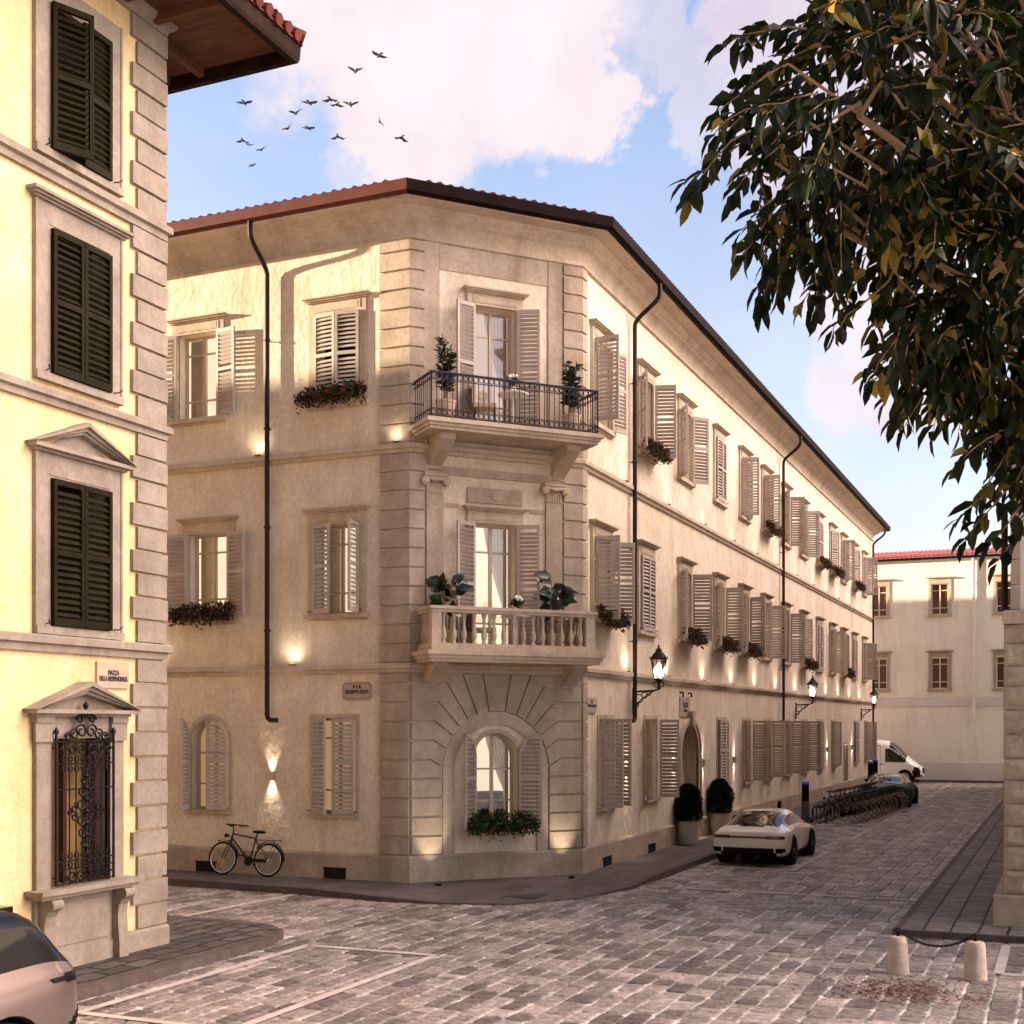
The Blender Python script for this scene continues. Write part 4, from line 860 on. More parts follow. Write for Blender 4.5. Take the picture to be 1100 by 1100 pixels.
# windows of the yellow house
def ysurround(a, b, top_kind, sill=True, jamb=.26):
    mb = MB(FY.T); x = YW / 2; s = YC
    for q in (-1, 1):
        p, r = sorted((s + q * x, s + q * (x + jamb))); mb.box(p, r, -.05, .02, a - .0, b + .30)
        p, r = sorted((s + q * (x + jamb - .04), s + q * (x + jamb))); mb.box(p, r, -.062, -.05, a, b + .30)
    mb.box(s - x, s + x, -.05, .02, b, b + .30); mb.box(s - x - .02, s + x + .02, -.06, -.05, b + .03, b + .05)
    for q in (-1, 1): mb.add([(s + q * x, -.05, a), (s + q * x, .3, a), (s + q * x, .3, b), (s + q * x, -.05, b)], [(0, 1, 2, 3)])
    t = b + .30; w = x + jamb
    if top_kind == 'cornice':
        mb.box(s - w - .03, s + w + .03, -.09, .02, t, t + .03); mb.box(s - w - .07, s + w + .07, -.13, .02, t + .03, t + .06); mb.box(s - w - .11, s + w + .11, -.17, .02, t + .06, t + .10)
    elif top_kind == 'pediment':
        mb.box(s - w - .04, s + w + .04, -.10, .02, t, t + .035); mb.box(s - w - .10, s + w + .10, -.17, .02, t + .035, t + .085)
        W2 = w + .13; H2 = .40
        for k, (yo, th, off) in enumerate(((-.20, .055, .0), (-.15, .05, -.055), (-.11, .04, -.105))):
            for q in (-1, 1):
                u = Vector((W2, -H2)).normalized(); n = Vector((H2, W2)).normalized()
                A = Vector((0, H2)) + n * off; B = Vector((W2, 0)) + n * off; C = B - n * th; D = A - n * th; ctr = abs(A.x)
                A.x = D.x = 0; A.y = H2 + off * 1.05; D.y = A.y - th * 1.05
                mb.prism([(s + q * p.x, t + .086 + max(p.y, 0)) for p in (A, B, C, D)], yo, .0)
        mb.prism([(s - W2 + .3, t + .086), (s + W2 - .3, t + .086), (s, t + .086 + H2 - .12)], -.02, .01)
    if sill: mb.box(s - w - .0, s + w + .0, -.085, .02, a - .10, a); 
    for q in (-1, 1): mb.tube([(s + q * (x + .08), -.06, a + .03), (s + q * (x + .10), -.13, a + .03), (s + q * (x + .14), -.15, a + .07)], .009, 5, 1)
    return wpart('window', mb, [M['greystone'], M['iron']], yb)
def yshut(win, a, b, al, ar):
    h = b - a - .02; w = YW / 2 - .004
    for side, ang in ((-1, al), (1, ar)):
        me = cached(('ysh', h, side), lambda: m_shutter(w, h, -side, False, M['greenshut'], rails=(.50,), thick=.05)); p = FY.T(YC + side * YW / 2, -.085, a + .01)
        link('shutter', me, win, p, FY.rz + R(ang) * side).location = Vector(p) - win.location - yb.location
for (a, b), k, an in zip(yz[1:], ('pediment', 'cornice', 'plain'), ((1.5, 1.5), (1.5, 1.5), (24, 1.5))):
    w = ysurround(a, b, k)
    yshut(w, a, b, *an)
    mb = MB(FY.T); mb.box(YC - .6, YC + .6, .30, .34, a - .1, b + .1); link('room', mb.mesh('room', M['dark']), w)
# ground floor window: pediment on pilasters, iron grille, sill on two scroll brackets
a, b = yz[0]; b = 3.02
mb = MB(FY.T); s = YC; x = YW / 2
for q in (-1, 1):
    p, r = sorted((s + q * x, s + q * (x + .26))); mb.box(p, r, -.07, .02, a, 3.30); p, r = sorted((s + q * (x - .0), s + q * (x + .30))); mb.box(p, r, -.10, -.07, 2.98, 3.22); mb.box(p, r, -.12, .02, 3.22, 3.30)
    mb.add([(s + q * x, -.05, a), (s + q * x, .3, a), (s + q * x, .3, b), (s + q * x, -.05, b)], [(0, 1, 2, 3)])
mb.box(s - x, s + x, -.05, .02, b, 3.30)
t = 3.30; w = x + .30
mb.box(s - w - .03, s + w + .03, -.14, .02, t, t + .035); mb.box(s - w - .10, s + w + .10, -.21, .02, t + .035, t + .085)
W2, H2 = w + .13, .36
for yo, th, off in ((-.25, .055, 0), (-.20, .05, -.055), (-.15, .045, -.105)):
    for q in (-1, 1):
        n = Vector((H2, W2)).normalized(); B = Vector((W2, 0)) + n * off; C = B - n * th; Ay = H2 + off * 1.05
        mb.prism([(s, t + .086 + Ay), (s + q * B.x, t + .086 + max(B.y, 0)), (s + q * C.x, t + .086 + max(C.y, 0)), (s, t + .086 + Ay - th * 1.05)], yo, 0)
mb.prism([(s - W2 + .3, t + .086), (s + W2 - .3, t + .086), (s, t + .086 + H2 - .10)], -.03, .01)
mb.box(s - w - .10, s + w + .10, -.30, .02, 1.10, 1.16); mb.box(s - w - .06, s + w + .06, -.25, .02, 1.05, 1.10); mb.box(s - .80, s + .80, -.06, .02, .0, 1.05)
mb.box(s - .48, s + .48, -.075, -.06, .42, .95); mb.box(s - .84, s + .84, -.085, .02, 0, .36)
w1 = wpart('window', mb, M['greystone'], yb)
for q in (-1, 1):
    m_ = bracket(0, .17, 1.05, .24, .95); m_.v = []; m_.f = []; m_.m = []
    mb = MB(); sx = s + q * .66; n = 14
    prof = [(0, 1.05), (-.22, 1.05)] + [(-.17 - .075 * math.cos(-PI / 2 + PI * i / 8), .975 + .075 * math.sin(PI / 2 - PI * i / 8)) for i in range(1, 8)]
    prof += [(-.17, .90), (-.12, .82), (-.10, .7), (-.11, .5), (-.13, .3), (-.13, .02), (0, .02)]
    k = len(prof); pts = [FY.T(sx + e * .09, y - .06, z) for e in (-1, 1) for y, z in prof]
    mb.add(pts, [tuple(range(k)), tuple(range(k, 2 * k))[::-1]] + [(i, (i + 1) % k, k + (i + 1) % k, k + i) for i in range(k)])
    link('bracket', mb.mesh('bracket', M['greystone']), w1).location = -w1.location - yb.location
# iron grille
mb = MB(FY.T); y = -.13; z0, z1 = a + .02, 3.0; X0, X1 = s - x + .01, s + x - .01
for xx in (X0, X1): mb.tube([(xx, y, z0), (xx, y, z1 + .10)], .020, 6); mb.lathe([(.03, 0), (.035, .03), (.0, .09)], (xx, y, z1 + .08), 8)
for z in (z0 + .02, z0 + .30, z1 - .30, z1 - .02, z0 + .20, z1 - .62): mb.tube([(X0, y, z), (X1, y, z)], .011, 6)
for xx in (X0, X1):
    for z in (z0 + .1, z1 - .1): mb.tube([(xx, y, z), (xx, .0, z)], .011, 6)
for i in range(1, 9):
    xx = X0 + (X1 - X0) * i / 9; mb.tube([(xx, y, z0), (xx, y, z1)], .0105, 6)
def scroll(mb, cx, cz, r, a0, turns, sg=1, rr=.009, n=22):
    mb.tube([(cx + sg * r * (1 - .75 * i / n) * math.cos(a0 + 2 * PI * turns * i / n), y - .012, cz + r * (1 - .75 * i / n) * math.sin(a0 + 2 * PI * turns * i / n)) for i in range(n + 1)], rr, 5)
for i in range(8):
    xx = X0 + (X1 - X0) * (i + 1) / 9
    for z in (z1 - .24, z1 - .36, z0 + .25, z0 + .36): mb.torus((xx, y - .01, z), .038, .009, (0, 1, 0), 12, 5)
cz = (z0 + z1) / 2
for sg in (-1, 1):
    for (dx, dz, r) in ((.06, .40, .06), (.085, .26, .085), (.10, .10, .10), (.10, -.10, .10), (.085, -.26, .085), (.06, -.40, .06), (.22, .05, .06), (.22, -.06, .06), (.30, .0, .05)): scroll(mb, s + sg * dx, cz + dz, r, PI / 2, 1.3, sg, .012)
    for (dx, dz, r) in ((.09, .13, .10), (.22, .09, .08), (.33, .06, .06), (.12, .28, .06), (.05, .33, .04)): scroll(mb, s + sg * dx, z1 + dz - .02, r, 0, 1.3, sg, .014)
    for (dx, dz, r) in ((.10, .11, .09), (.25, .11, .08), (.38, .10, .06)): scroll(mb, s + sg * dx, z0 + dz, r, PI, 1.3, sg, .012)
    for (dx, r) in ((.10, .08), (.26, .07), (.4, .05)): scroll(mb, s + sg * dx, z1 - .13, r, 0, 1.3, sg, .012)
mb.tube([(s, y - .01, cz - .55), (s, y - .01, cz + .55)], .022, 6); mb.lathe([(.02, 0), (.045, .05), (.02, .10), (.04, .14), (0, .20)], (s, y, z1 + .30), 10)
for dz in (-.45, -.3, -.15, 0, .15, .3, .45): mb.lathe([(.02, -.03), (.045, 0), (.02, .03)], (s, y - .01, cz + dz), 8)
link('grille', mb.mesh('grille', M['iron'], 50), w1).location = -w1.location - yb.location
M['room_amber'] = mat('amber_lit_room_wall', (.13, .07, .02), .9, (.24, .14, .045), 3, 4, emit=.012, ecol=(1, .58, .16))
mb = MB(FY.T); mb.box(s - .6, s + .6, .34, .36, a - .1, b + .1); mb.box(s - x, s - x + .12, .22, .28, a, b, 1); mb.box(s - .04, s + .04, .22, .28, a, b, 1); mb.box(s + x - .08, s + x, .22, .28, a, b, 1)
M['redsash'] = mat('dark_red_sash', (.09, .02, .012), .5)
link('sash', mb.mesh('sash', [M['room_amber'], M['redsash']]), w1).location = -w1.location - yb.location
# roof: deep timber eaves
EO = 1.36; ex, ey = -11.65 + EO, 14.53 + EO
mb = MB(); mb.poly([(ex - .12, 4, 13.02), (ex - .12, ey - .12, 13.02), (-46, ey - .12, 13.02), (-46, 4, 13.02)])
for i in range(16): yy = 14.3 - i * .62; mb.box(-11.6, ex - .14, yy - .05, yy + .05, 12.90, 13.02)
for i in range(26): xx = -11.9 - i * .62; mb.box(xx - .05, xx + .05, 14.5, ey - .14, 12.90, 13.02)
wpart('eave_soffit', mb, M['wood'], yb)
mb = MB(); P = [(ex, 4), (ex, ey), (-46, ey)]
mb.sweep([(-.10, 12.84), (.0, 12.84), (.02, 12.90), (.03, 13.08), (-.10, 13.08)], P); wpart('fascia', mb, M['darkwood'], yb)
mb = MB(); mb.sweep([(-.04, 12.86), (.05, 12.86), (.07, 12.92), (.13, 12.96), (.16, 13.02), (-.04, 13.02)], [(-11.65, 5), (-11.65, 14.53), (-45.65, 14.53)]); wpart('cornice', mb, M['greystone'], yb)
mb = MB(); mb.sweep([(.05, 13.10), (.05, 13.13), (-5, 15.0), (-5, 14.9)], P, caps=False)
k = 0
for i in range(48):
    yy = 15.75 - i * .24; c = rnd.uniform(0, .02)
    mb.tube([(ex + .10, yy, 13.15 + c), (ex - .5, yy, 13.34 + c)], .085, 8)
for i in range(110):
    xx = ex - .1 - i * .24; mb.tube([(xx, ey + .08, 13.15), (xx, ey - .5, 13.34)], .085, 8)
for i in range(14):
    t = i / 14; mb.tube([(ex + .06 - 4.5 * t, ey + .06 - 4.5 * t, 13.2 + 1.66 * t), (ex + .06 - 4.5 * t - .36, ey + .06 - 4.5 * t - .36, 13.36 + 1.66 * t)], [.12, .09], 8)
wpart('roof', mb, M['tile'], yb)
# ================================================================== FAR HOUSE
FF = Frame((0, 75.0), (1, 0))
fb = thing('far_house', 'plain cream house with red roof closing the end of the street', 'building', (-6.5, 76, 0))
fx = [-16.5, -13.15, -9.8, -6.5, -3.1, .3, 3.7]
holes = [(c - .46, c + .46, z, z + h) for c in fx for z, h in ((9.31, 1.74), (5.18, 1.76))]
mb = MB(); wall_grid(mb, FF, -30, 24, 0, 12.5, holes); mb.poly([(24, 75, 0), (24, 86, 0), (24, 86, 12.5), (24, 75, 12.5)]); mb.poly([(-30, 75, 0), (-30, 86, 0), (-30, 86, 12.5), (-30, 75, 12.5)])
wpart('wall', mb, M['far'], fb)
mb = MB(FF.T); mb.box(-30, 24, -.05, .02, 0, 1.07); wpart('plinth', mb, M['farband'], fb)
mb = MB(FF.T); mb.box(-30, 24, -.02, .02, 4.30, 4.72); mb.box(-30, 24, -.06, .02, 4.22, 4.30); wpart('string_course', mb, M['farband'], fb)
def fwin(c, z, h, m):
    mb = MB(FF.T); x = .46
    for q in (-1, 1): p, r = sorted((c + q * x, c + q * (x + .15))); mb.box(p, r, -.05, .02, z, z + h + .3)
    for q in (-1, 1): mb.add([(c + q * x, 0, z), (c + q * x, .2, z), (c + q * x, .2, z + h), (c + q * x, 0, z + h)], [(0, 1, 2, 3)])
    mb.box(c - x, c + x, -.05, .02, z + h, z + h + .3); mb.box(c - x - .28, c + x + .28, -.2, .02, z + h + .3, z + h + .38); mb.box(c - x - .2, c + x + .2, -.14, .05, z - .13, z)
    o = wpart('window', mb, m, fb)
    mb = MB(FF.T); y0, y1 = .10, .16
    mb.box(c - x, c - x + .06, y0, y1, z, z + h); mb.box(c + x - .06, c + x, y0, y1, z, z + h); mb.box(c - x + .06, c + x - .06, y0, y1, z + h - .06, z + h); mb.box(c - x + .06, c + x - .06, y0, y1, z, z + .06); mb.box(c - .035, c + .035, y0 - .01, y1 - .01, z + .06, z + h - .06)
    for f in (.22, .78): mb.box(c - x + .06, c + x - .06, y0 + .01, y1 - .02, z + h * f - .025, z + h * f + .025)
    link('sash', mb.mesh('sash', M['farsash']), o).location = -o.location - fb.location
    mb = MB(FF.T); mb.box(c - x, c + x, .17, .20, z, z + h); link('pane', mb.mesh('pane', M['farglass']), o).location = -o.location - fb.location
for c in fx: fwin(c, 9.31, 1.74, M['trim']); fwin(c, 5.18, 1.76, M['stone'])
mb = MB(FF.T); mb.tube([(-4.73, -.14, 12.4), (-4.73, -.14, 3.5), (-4.6, -.14, 3.4)], .08, 8)
for z in (11, 8.8, 6.6, 4.9): mb.tube([(-4.73, -.14, z - .05), (-4.73, -.14, z + .05)], .10, 8)
wpart('downpipe', mb, M['farband'], fb)
mb = MB(FF.T); mb.box(-30.3, 24.3, -.35, .02, 12.42, 12.52); wpart('gutter', mb, M['gutter'], fb)
mb = MB(FF.T); mb.add([(-30.3, -.4, 12.53), (24.3, -.4, 12.53), (24.3, 5.5, 13.55), (-30.3, 5.5, 13.55)], [(0, 1, 2, 3)])
for i in range(150): xx = -20 + i * .25; mb.tube([(xx, -.42, 12.58), (xx, 5.5, 13.60)], .08, 6)
wpart('roof', mb, M['farroof'], fb)
# ================================================================== STONE HOUSE
FS = Frame((0, 21.2), (1, 0))
sb = thing('stone_house', 'pale rendered house with rough stone block base, seen only by its corner', 'building', (2, 24, 0))
mb = MB(); mb.box(-.72, 9, 21.3, 70, 0, 13.5); wpart('wall', mb, M['whitewall'], sb)
mb = MB(); z = .10; i = 0
mb.box(-1.04, 9.1, 21.05, 70.1, .05, .56)
z = .57
while z < 4.72:
    hgt = [.37, .37, .31, .35, .36, .34, .38][i % 7]; t = min(z + hgt, 4.74)
    xs = [-.90]; w = [.42, .62, .30, .55][i % 4]
    while xs[-1] < 8.9: xs.append(min(xs[-1] + w, 9.0)); w = .66 + .2 * ((i * 7 + len(xs) * 3) % 3)
    for a_, b_ in zip(xs, xs[1:]):
        q = rnd.uniform(0, .02); U, V_ = max(4, int((b_ - a_) / .035)), 10; G = []
        for jj in range(V_ + 1):
            for ii in range(U + 1):
                xx = a_ + .006 + (b_ - a_ - .012) * ii / U; zz = z + .006 + (t - z - .012) * jj / V_; e = min(1, 2.2 * min(ii / U, 1 - ii / U) * (b_ - a_) / .12, 2.2 * min(jj / V_, 1 - jj / V_) * (t - z) / .12)
                nz = mnoise.fractal(Vector((xx * 5 + i * 3.1, zz * 5, i * 1.7)), .9, 2.1, 5); G.append((xx, 21.24 - e * (.025 + q + .035 * nz), zz))
        mb.add(G, [(jj * (U + 1) + ii, jj * (U + 1) + ii + 1, (jj + 1) * (U + 1) + ii + 1, (jj + 1) * (U + 1) + ii) for jj in range(V_) for ii in range(U)])
        mb.prism([(a_ + .006, z + .006), (b_ - .006, z + .006), (b_ - .006, t - .006), (a_ + .006, t - .006)], 21.28, 21.2401)
    mb.box(-.90 - rnd.uniform(0, .02), -.76, 21.5, 70, z + .006, t - .006)
    z = t; i += 1
wpart('stone_base', mb, M['rustic'], sb)
mb = MB(); mb.sweep([(-.04, 4.75), (.10, 4.75), (.12, 4.80), (.12, 4.93), (.08, 4.96), (-.04, 4.96)], [(9, 21.3)][:0] + [(-.80, 69), (-.80, 21.25), (9, 21.25)]); wpart('string_course', mb, M['trim'], sb)
mb = MB(); z = 4.97; i = 0
while z < 7.3:
    t = min(z + .39, 7.33); mb.box(-.80, -.66 , 21.235, 21.75, z + .006, t - .006); z = t; i += 1
mb.box(-.82, 9, 21.22, 21.31, 7.35, 7.92); mb.box(-.82, -.73, 21.31, 69, 7.35, 7.92)
z = 7.93
while z < 13.4: t = min(z + .39, 13.45); mb.box(-.80, -.66, 21.235, 21.75, z + .006, t - .006); z = t
wpart('quoin', mb, M['rustic'], sb)
mb = MB(); mb.tube([(-.90, 21.6, 6.55), (-.90, 21.6, 5.0)], .05, 8); wpart('downpipe', mb, M['pipe'], sb)
mb = MB(); mb.sweep([(-.5, 13.45), (.6, 13.45), (.62, 13.6), (-4, 15.2), (-4, 15.1)], [(-.80, 70), (-.80, 21.25), (9, 21.25)], caps=False); wpart('roof', mb, M['kerb'], sb)

# ================================================================== SIGNS
def text_mesh(s, size, m, bold=.0, sx=1.0):
    c = bpy.data.curves.new('lettering', 'FONT'); c.body = s; c.size = size; c.align_x = 'CENTER'; c.align_y = 'CENTER'; c.extrude = .003; c.offset = bold; c.space_line = .85
    o = bpy.data.objects.new('tmp_text', c); col.objects.link(o); dg = bpy.context.evaluated_depsgraph_get(); me = bpy.data.meshes.new_from_object(o.evaluated_get(dg)); bpy.data.objects.remove(o)
    me.transform(Matrix.Scale(sx, 4, (1, 0, 0))); me.transform(Matrix.Rotation(PI / 2, 4, 'X')); me.materials.clear(); me.materials.append(m); me.name = 'lettering'; return me
def wall_sign(name, F, s, z, w, h, label, cat, lines, m='sign', cut=.0):
    p = F.T(s, 0, z); mb = MB(); x, y = w / 2, h / 2
    P = [(-x + cut, -y), (x - cut, -y), (x, -y + cut), (x, y - cut), (x - cut, y), (-x + cut, y), (-x, y - cut), (-x, -y + cut)] if cut else [(-x, -y), (x, -y), (x, y), (-x, y)]
    mb.prism(P, .0, -.035)
    if cut:
        q = inset_poly(P, .018); r = inset_poly(P, .026)
        for i in range(len(q)): j = (i + 1) % len(q); mb.add([(q[i][0], -.0365, q[i][1]), (q[j][0], -.0365, q[j][1]), (r[j][0], -.0365, r[j][1]), (r[i][0], -.0365, r[i][1])], [(0, 1, 2, 3)], 1)
    o = part(name, mb, [M[m], M['kerb']], None, p, F.rz); tag(o, label, cat)
    for body, size, dz, mm, sx in lines: link('lettering', text_mesh(body, size, M[mm], .004, sx), o, (0, -.037, dz))
    return o
wall_sign('street_sign', FL, -12.86, 3.86, .66, .35, 'marble street sign with cut corners reading VIA GIUSEPPE DOLFI', 'street sign', [('V I A', .095, .075, 'ink', 1), ('GIUSEPPE DOLFI', .105, -.025, 'blueink', .70)], cut=.06)
wall_sign('street_sign', FY, 13.49, 3.85, .62, .34, 'stone street sign reading PIAZZA DELLA INDIPENDENZA on the yellow house', 'street sign', [('PIAZZA', .085, .03, 'ink', .75), ('DELLA INDIPENDENZA', .085, -.05, 'ink', .62)])
ns = wall_sign('number_sign', FR, 25.38, 3.60, .56, .32, 'small pale wall sign with a dark dot over a blue bar', 'sign', [])
mb = MB(); mb.box(-.28, .28, -.040, -.036, -.035, .015); link('bar', mb.mesh('bar', M['blueink']), ns)
mb = MB(); mb.lathe([(.04, -.004), (.04, 0)], (-.01, -.036, .075), 14, axis='y'); link('dot', mb.mesh('dot', M['ink']), ns)
pl = wall_sign('door_plaque', FR, 32.55, 3.66, .92, .52, 'pale stone plaque with dark lettering hung above the arched street door', 'plaque', [])
mb = MB(); mb.box(-.20, -.09, -.042, -.036, -.02, .12); mb.box(-.085, .24, -.042, -.036, -.02, .03); mb.box(.0, .24, -.042, -.036, .05, .11); mb.box(-.14, .18, -.042, -.036, -.13, -.07); link('lettering', mb.mesh('lettering', M['ink']), pl)
for q in (-1, 1): mb = MB(); mb.tube([(q * .40, .0, .36), (q * .40, -.09, .36), (q * .40, -.09, .25)], .028, 6); link('hook', mb.mesh('hook', M['iron']), pl)
# ================================================================== LAMPS
def m_sconce():
    mb = MB(); mb.box(-.07, .07, -.09, -.07, -.09, .09); mb.box(-.07, -.058, -.07, 0, -.09, .09); mb.box(.058, .07, -.07, 0, -.09, .09); mb.box(-.058, .058, -.07, 0, -.02, .02); return mb.mesh('body', M['brass'])
def m_glow():
    mb = MB(); mb.box(-.05, .05, -.066, -.012, .021, .03); mb.box(-.05, .05, -.066, -.012, -.03, -.021); return mb.mesh('glow', M['bulbs'])
SCE = 24.
def sconce(F, s, z, label):
    p = F.T(s, 0, z); t = thing('wall_lamp', label, 'wall lamp', p, F.rz, 'up-and-down wall lamps')
    link('body', cached('sco', m_sconce), t); link('glow', cached('scg', m_glow), t)
    spot(t, (0, -.045, .04), (0, .10, 1), SCE, 62, blend=1., radius=.02); spot(t, (0, -.045, -.04), (0, .10, -1), SCE, 62, blend=1., radius=.02)
sconce(FL, -14.86, 2.15, 'small up-and-down wall lamp above the leaning bicycle')
for s, l in ((27.75, 'small up-and-down wall lamp beside the ground-floor window nearest the chamfer'), (31.55, 'small up-and-down wall lamp before the arched street door, towards the chamfer'), (34.35, 'small up-and-down wall lamp past the arched street door, above the farther planter'),
             (38.0, 'small up-and-down wall lamp between the third and fourth ground-floor windows of the long facade'), (54.3, 'small up-and-down wall lamp far along the facade, before the service door'), (61.0, 'small up-and-down wall lamp just past the service door')):
    sconce(FR, s, 2.14, l)
def lantern_meshes():
    a = MB(); y = -.62
    a.box(-.05, .05, -.03, 0, -.42, .18); a.tube([(0, -.02, .10), (0, -.5, .12), (0, y, .16)], .022, 6); a.tube([(0, -.02, -.3), (0, -.18, -.10), (0, -.40, .06), (0, -.5, .11)], .016, 6)
    for cy, cz, r in ((-.14, -.06, .10), (-.28, .02, .07), (-.38, .055, .045), (-.08, -.2, .06)): a.torus((0, cy, cz), r, .012, (1, 0, 0), 16, 5)
    for q in (-1, 1): a.torus((0, y + q * .06, .26), .06, .011, (1, 0, 0), 14, 5)
    a.lathe([(.02, .14), (.045, .17), (.03, .20), (.03, .32), (.09, .35), (.11, .37), (.11, .39)], (0, y, 0), 12)
    h = MB(); h.lathe([(.20, .83), (.215, .86), (.18, .90), (.12, .98), (.07, 1.02), (.08, 1.05), (.05, 1.08), (.02, 1.11), (.03, 1.14), (0, 1.19)], (0, y, 0), 8)
    for i in range(6):
        t = 2 * PI * i / 6; h.tube([(.10 * math.cos(t), y + .10 * math.sin(t), .38), (.185 * math.cos(t), y + .185 * math.sin(t), .84)], .010, 5); h.lathe([(.02, 0), (0, .06)], (.205 * math.cos(t), y + .205 * math.sin(t), .86), 6)
    g = MB(); g.lathe([(.095, .39), (.175, .83)], (0, y, 0), 6, cap=False)
    b = MB(); b.lathe([(.0, .42), (.045, .46), (.07, .6), (.05, .72), (0, .76)], (0, y, 0), 12)
    return a.mesh('bracket', M['iron'], 50), h.mesh('hood', M['iron']), g.mesh('glass', M['lampglass']), b.mesh('bulb', M['bulb'], 60)
LM = lantern_meshes()
def street_lamp(s, z, label):
    t = thing('street_lamp', label, 'street lamp', FR.T(s, 0, z), FR.rz, 'lantern lamps on the long facade')
    for n, m in zip(('bracket', 'hood', 'glass', 'bulb'), LM): link(n, m, t)
    l = bpy.data.lights.new('lamp_light', 'POINT'); l.energy = 30; l.color = (1, .86, .66); l.shadow_soft_size = .07; link('lamp_light', l, t, (0, -.62, .6))
street_lamp(28.25, 3.85, 'black iron lantern lit on a scroll bracket beside the nearer downpipe')
street_lamp(47.6, 3.82, 'black iron lantern lit on a bracket just past the second downpipe')
street_lamp(64.0, 3.80, 'black iron lantern lit on a bracket near the far end of the facade')
# ================================================================== FLOWERS AND PLANTS
def foliage(mb, n, shape, ln, wd, up=.5, out=None, droop=.15, jit=1.):
    for _ in range(n):
        p, o = shape(); d = Vector((rnd.gauss(0, jit), rnd.gauss(0, jit), rnd.gauss(0, jit))) + Vector(o) * 1.6 + Vector((0, 0, up))
        mb.leaf(p, d, (rnd.gauss(0, .4), rnd.gauss(0, .4), 1), ln * rnd.uniform(.6, 1.25), wd * rnd.uniform(.7, 1.2), droop=droop)
def m_flowerbox(w, kind):
    a = MB(); a.box(-w / 2, w / 2, -.13, .10, -.02, .13); a.box(-w / 2 - .012, w / 2 + .012, -.145, .115, .10, .13)
    b = MB()
    def sh():
        x = rnd.uniform(-w / 2 - .12, w / 2 + .12); t = rnd.random(); y = -.02 - .24 * rnd.random(); z = .10 + rnd.gauss(.02, .07) - (.16 * t if y < -.12 else 0)
        return (x, y, z), (x * .5, -.5, .1)
    foliage(b, int(820 * w), sh, .10, .055, up=.35)
    def sh2():
        x = rnd.choice((-.42, -.2, .05, .3, .45)) * w + rnd.gauss(0, .05); return (x, -.04 + rnd.gauss(0, .04), .16 + rnd.random() * .14), (0, -.2, .3)
    foliage(b, int(170 * w), sh2, .09, .045, up=.8)
    return a.mesh('trough', M['trim']), b.mesh('foliage', M[kind])
FBM = [m_flowerbox(1.25, 'flower') for _ in range(2)] + [m_flowerbox(1.25, 'flowergreen')]
def flower_box(F, s, z, label, k=0, out=.16):
    t = thing('flower_box', label, 'flower box', F.T(s, -out, z), F.rz, 'planted flower boxes'); link('trough', FBM[k][0], t); link('foliage', FBM[k][1], t)
flower_box(FL, LC['T'][1] - .0, ZT - .02, 'flower box of reddish plants under the closed top-floor shutters next to the chamfer', 0)
flower_box(FL, LC['M'][0] + .02, ZM - .02, 'flower box of reddish plants on the middle-floor window beside the yellow house', 1)
flower_box(FC, SA, 1.12, 'lush green flower box under the arched ground-floor window of the chamfer', 2, .20)
ords = ['nearest the chamfer', 'second from the chamfer', 'third from the chamfer', 'fourth from the chamfer', 'fifth from the chamfer', 'sixth from the chamfer', 'seventh from the chamfer', 'eighth from the chamfer', 'ninth from the chamfer', 'tenth from the chamfer', 'eleventh from the chamfer', 'twelfth from the chamfer']
for i in (1, 5, 8, 9, 11): flower_box(FR, RC[i] + .0, ZT - .02, 'flower box on the top-floor street window ' + ords[i], i % 2)
for i in (0, 2, 3, 4, 7, 10): flower_box(FR, RC[i] + .0, ZM - .02, 'flower box on the middle-floor street window ' + ords[i], i % 2)
def potted(loc, label, kind, h, seed):
    t = thing('potted_plant', label, 'potted plant', loc, 0, 'potted plants on the balconies'); 
    a = MB(); a.lathe([(.13, 0), (.14, .01), (.19, .36), (.205, .37), (.205, .41), (.18, .41), (.17, .36)], n=18); link('pot', a.mesh('pot', M['pot'], 40), t)
    s_ = MB(); b = MB()
    for i in range(5 if kind == 'bush' else 4):
        a_ = 2 * PI * i / 5 + seed; rr = .10 if kind == 'bush' else .16
        pts = [(0.03 * math.cos(a_), .03 * math.sin(a_), .35)] + [(rr * math.cos(a_) * q, rr * math.sin(a_) * q, .35 + (h - .35) * q * (.75 + .25 * ((i * 37) % 5) / 4)) for q in (.35, .7, 1.)]
        s_.tube(pts, [.014, .012, .009, .005], 5)
        if kind == 'bush':
            for k in range(46):
                q = rnd.uniform(.25, 1.05); base = Vector(pts[0]).lerp(Vector(pts[-1]), q); an = rnd.uniform(0, 2 * PI)
                b.leaf(base, (math.cos(an), math.sin(an), rnd.uniform(.1, .8)), (FC.n[0] * .7 + rnd.gauss(0, .4), FC.n[1] * .7 + rnd.gauss(0, .4), .6), rnd.uniform(.14, .21), rnd.uniform(.06, .09), droop=.25)
        else:
            for k in range(10):
                q = rnd.uniform(.35, 1.05); base = Vector(pts[0]).lerp(Vector(pts[-1]), q); an = a_ + rnd.uniform(-1.6, 1.6)
                b.leaf(base, (math.cos(an), math.sin(an), rnd.uniform(-.1, .7)), (FC.n[0] + rnd.gauss(0, .35), FC.n[1] + rnd.gauss(0, .35), .3), rnd.uniform(.28, .38), rnd.uniform(.17, .22), droop=.3, fold=.12)
    link('stem', s_.mesh('stem', M['bark'], 50), t); link('foliage', b.mesh('foliage', M['rubber' if kind != 'bush' else 'leafdark'], 60 if kind != 'bush' else False), t)
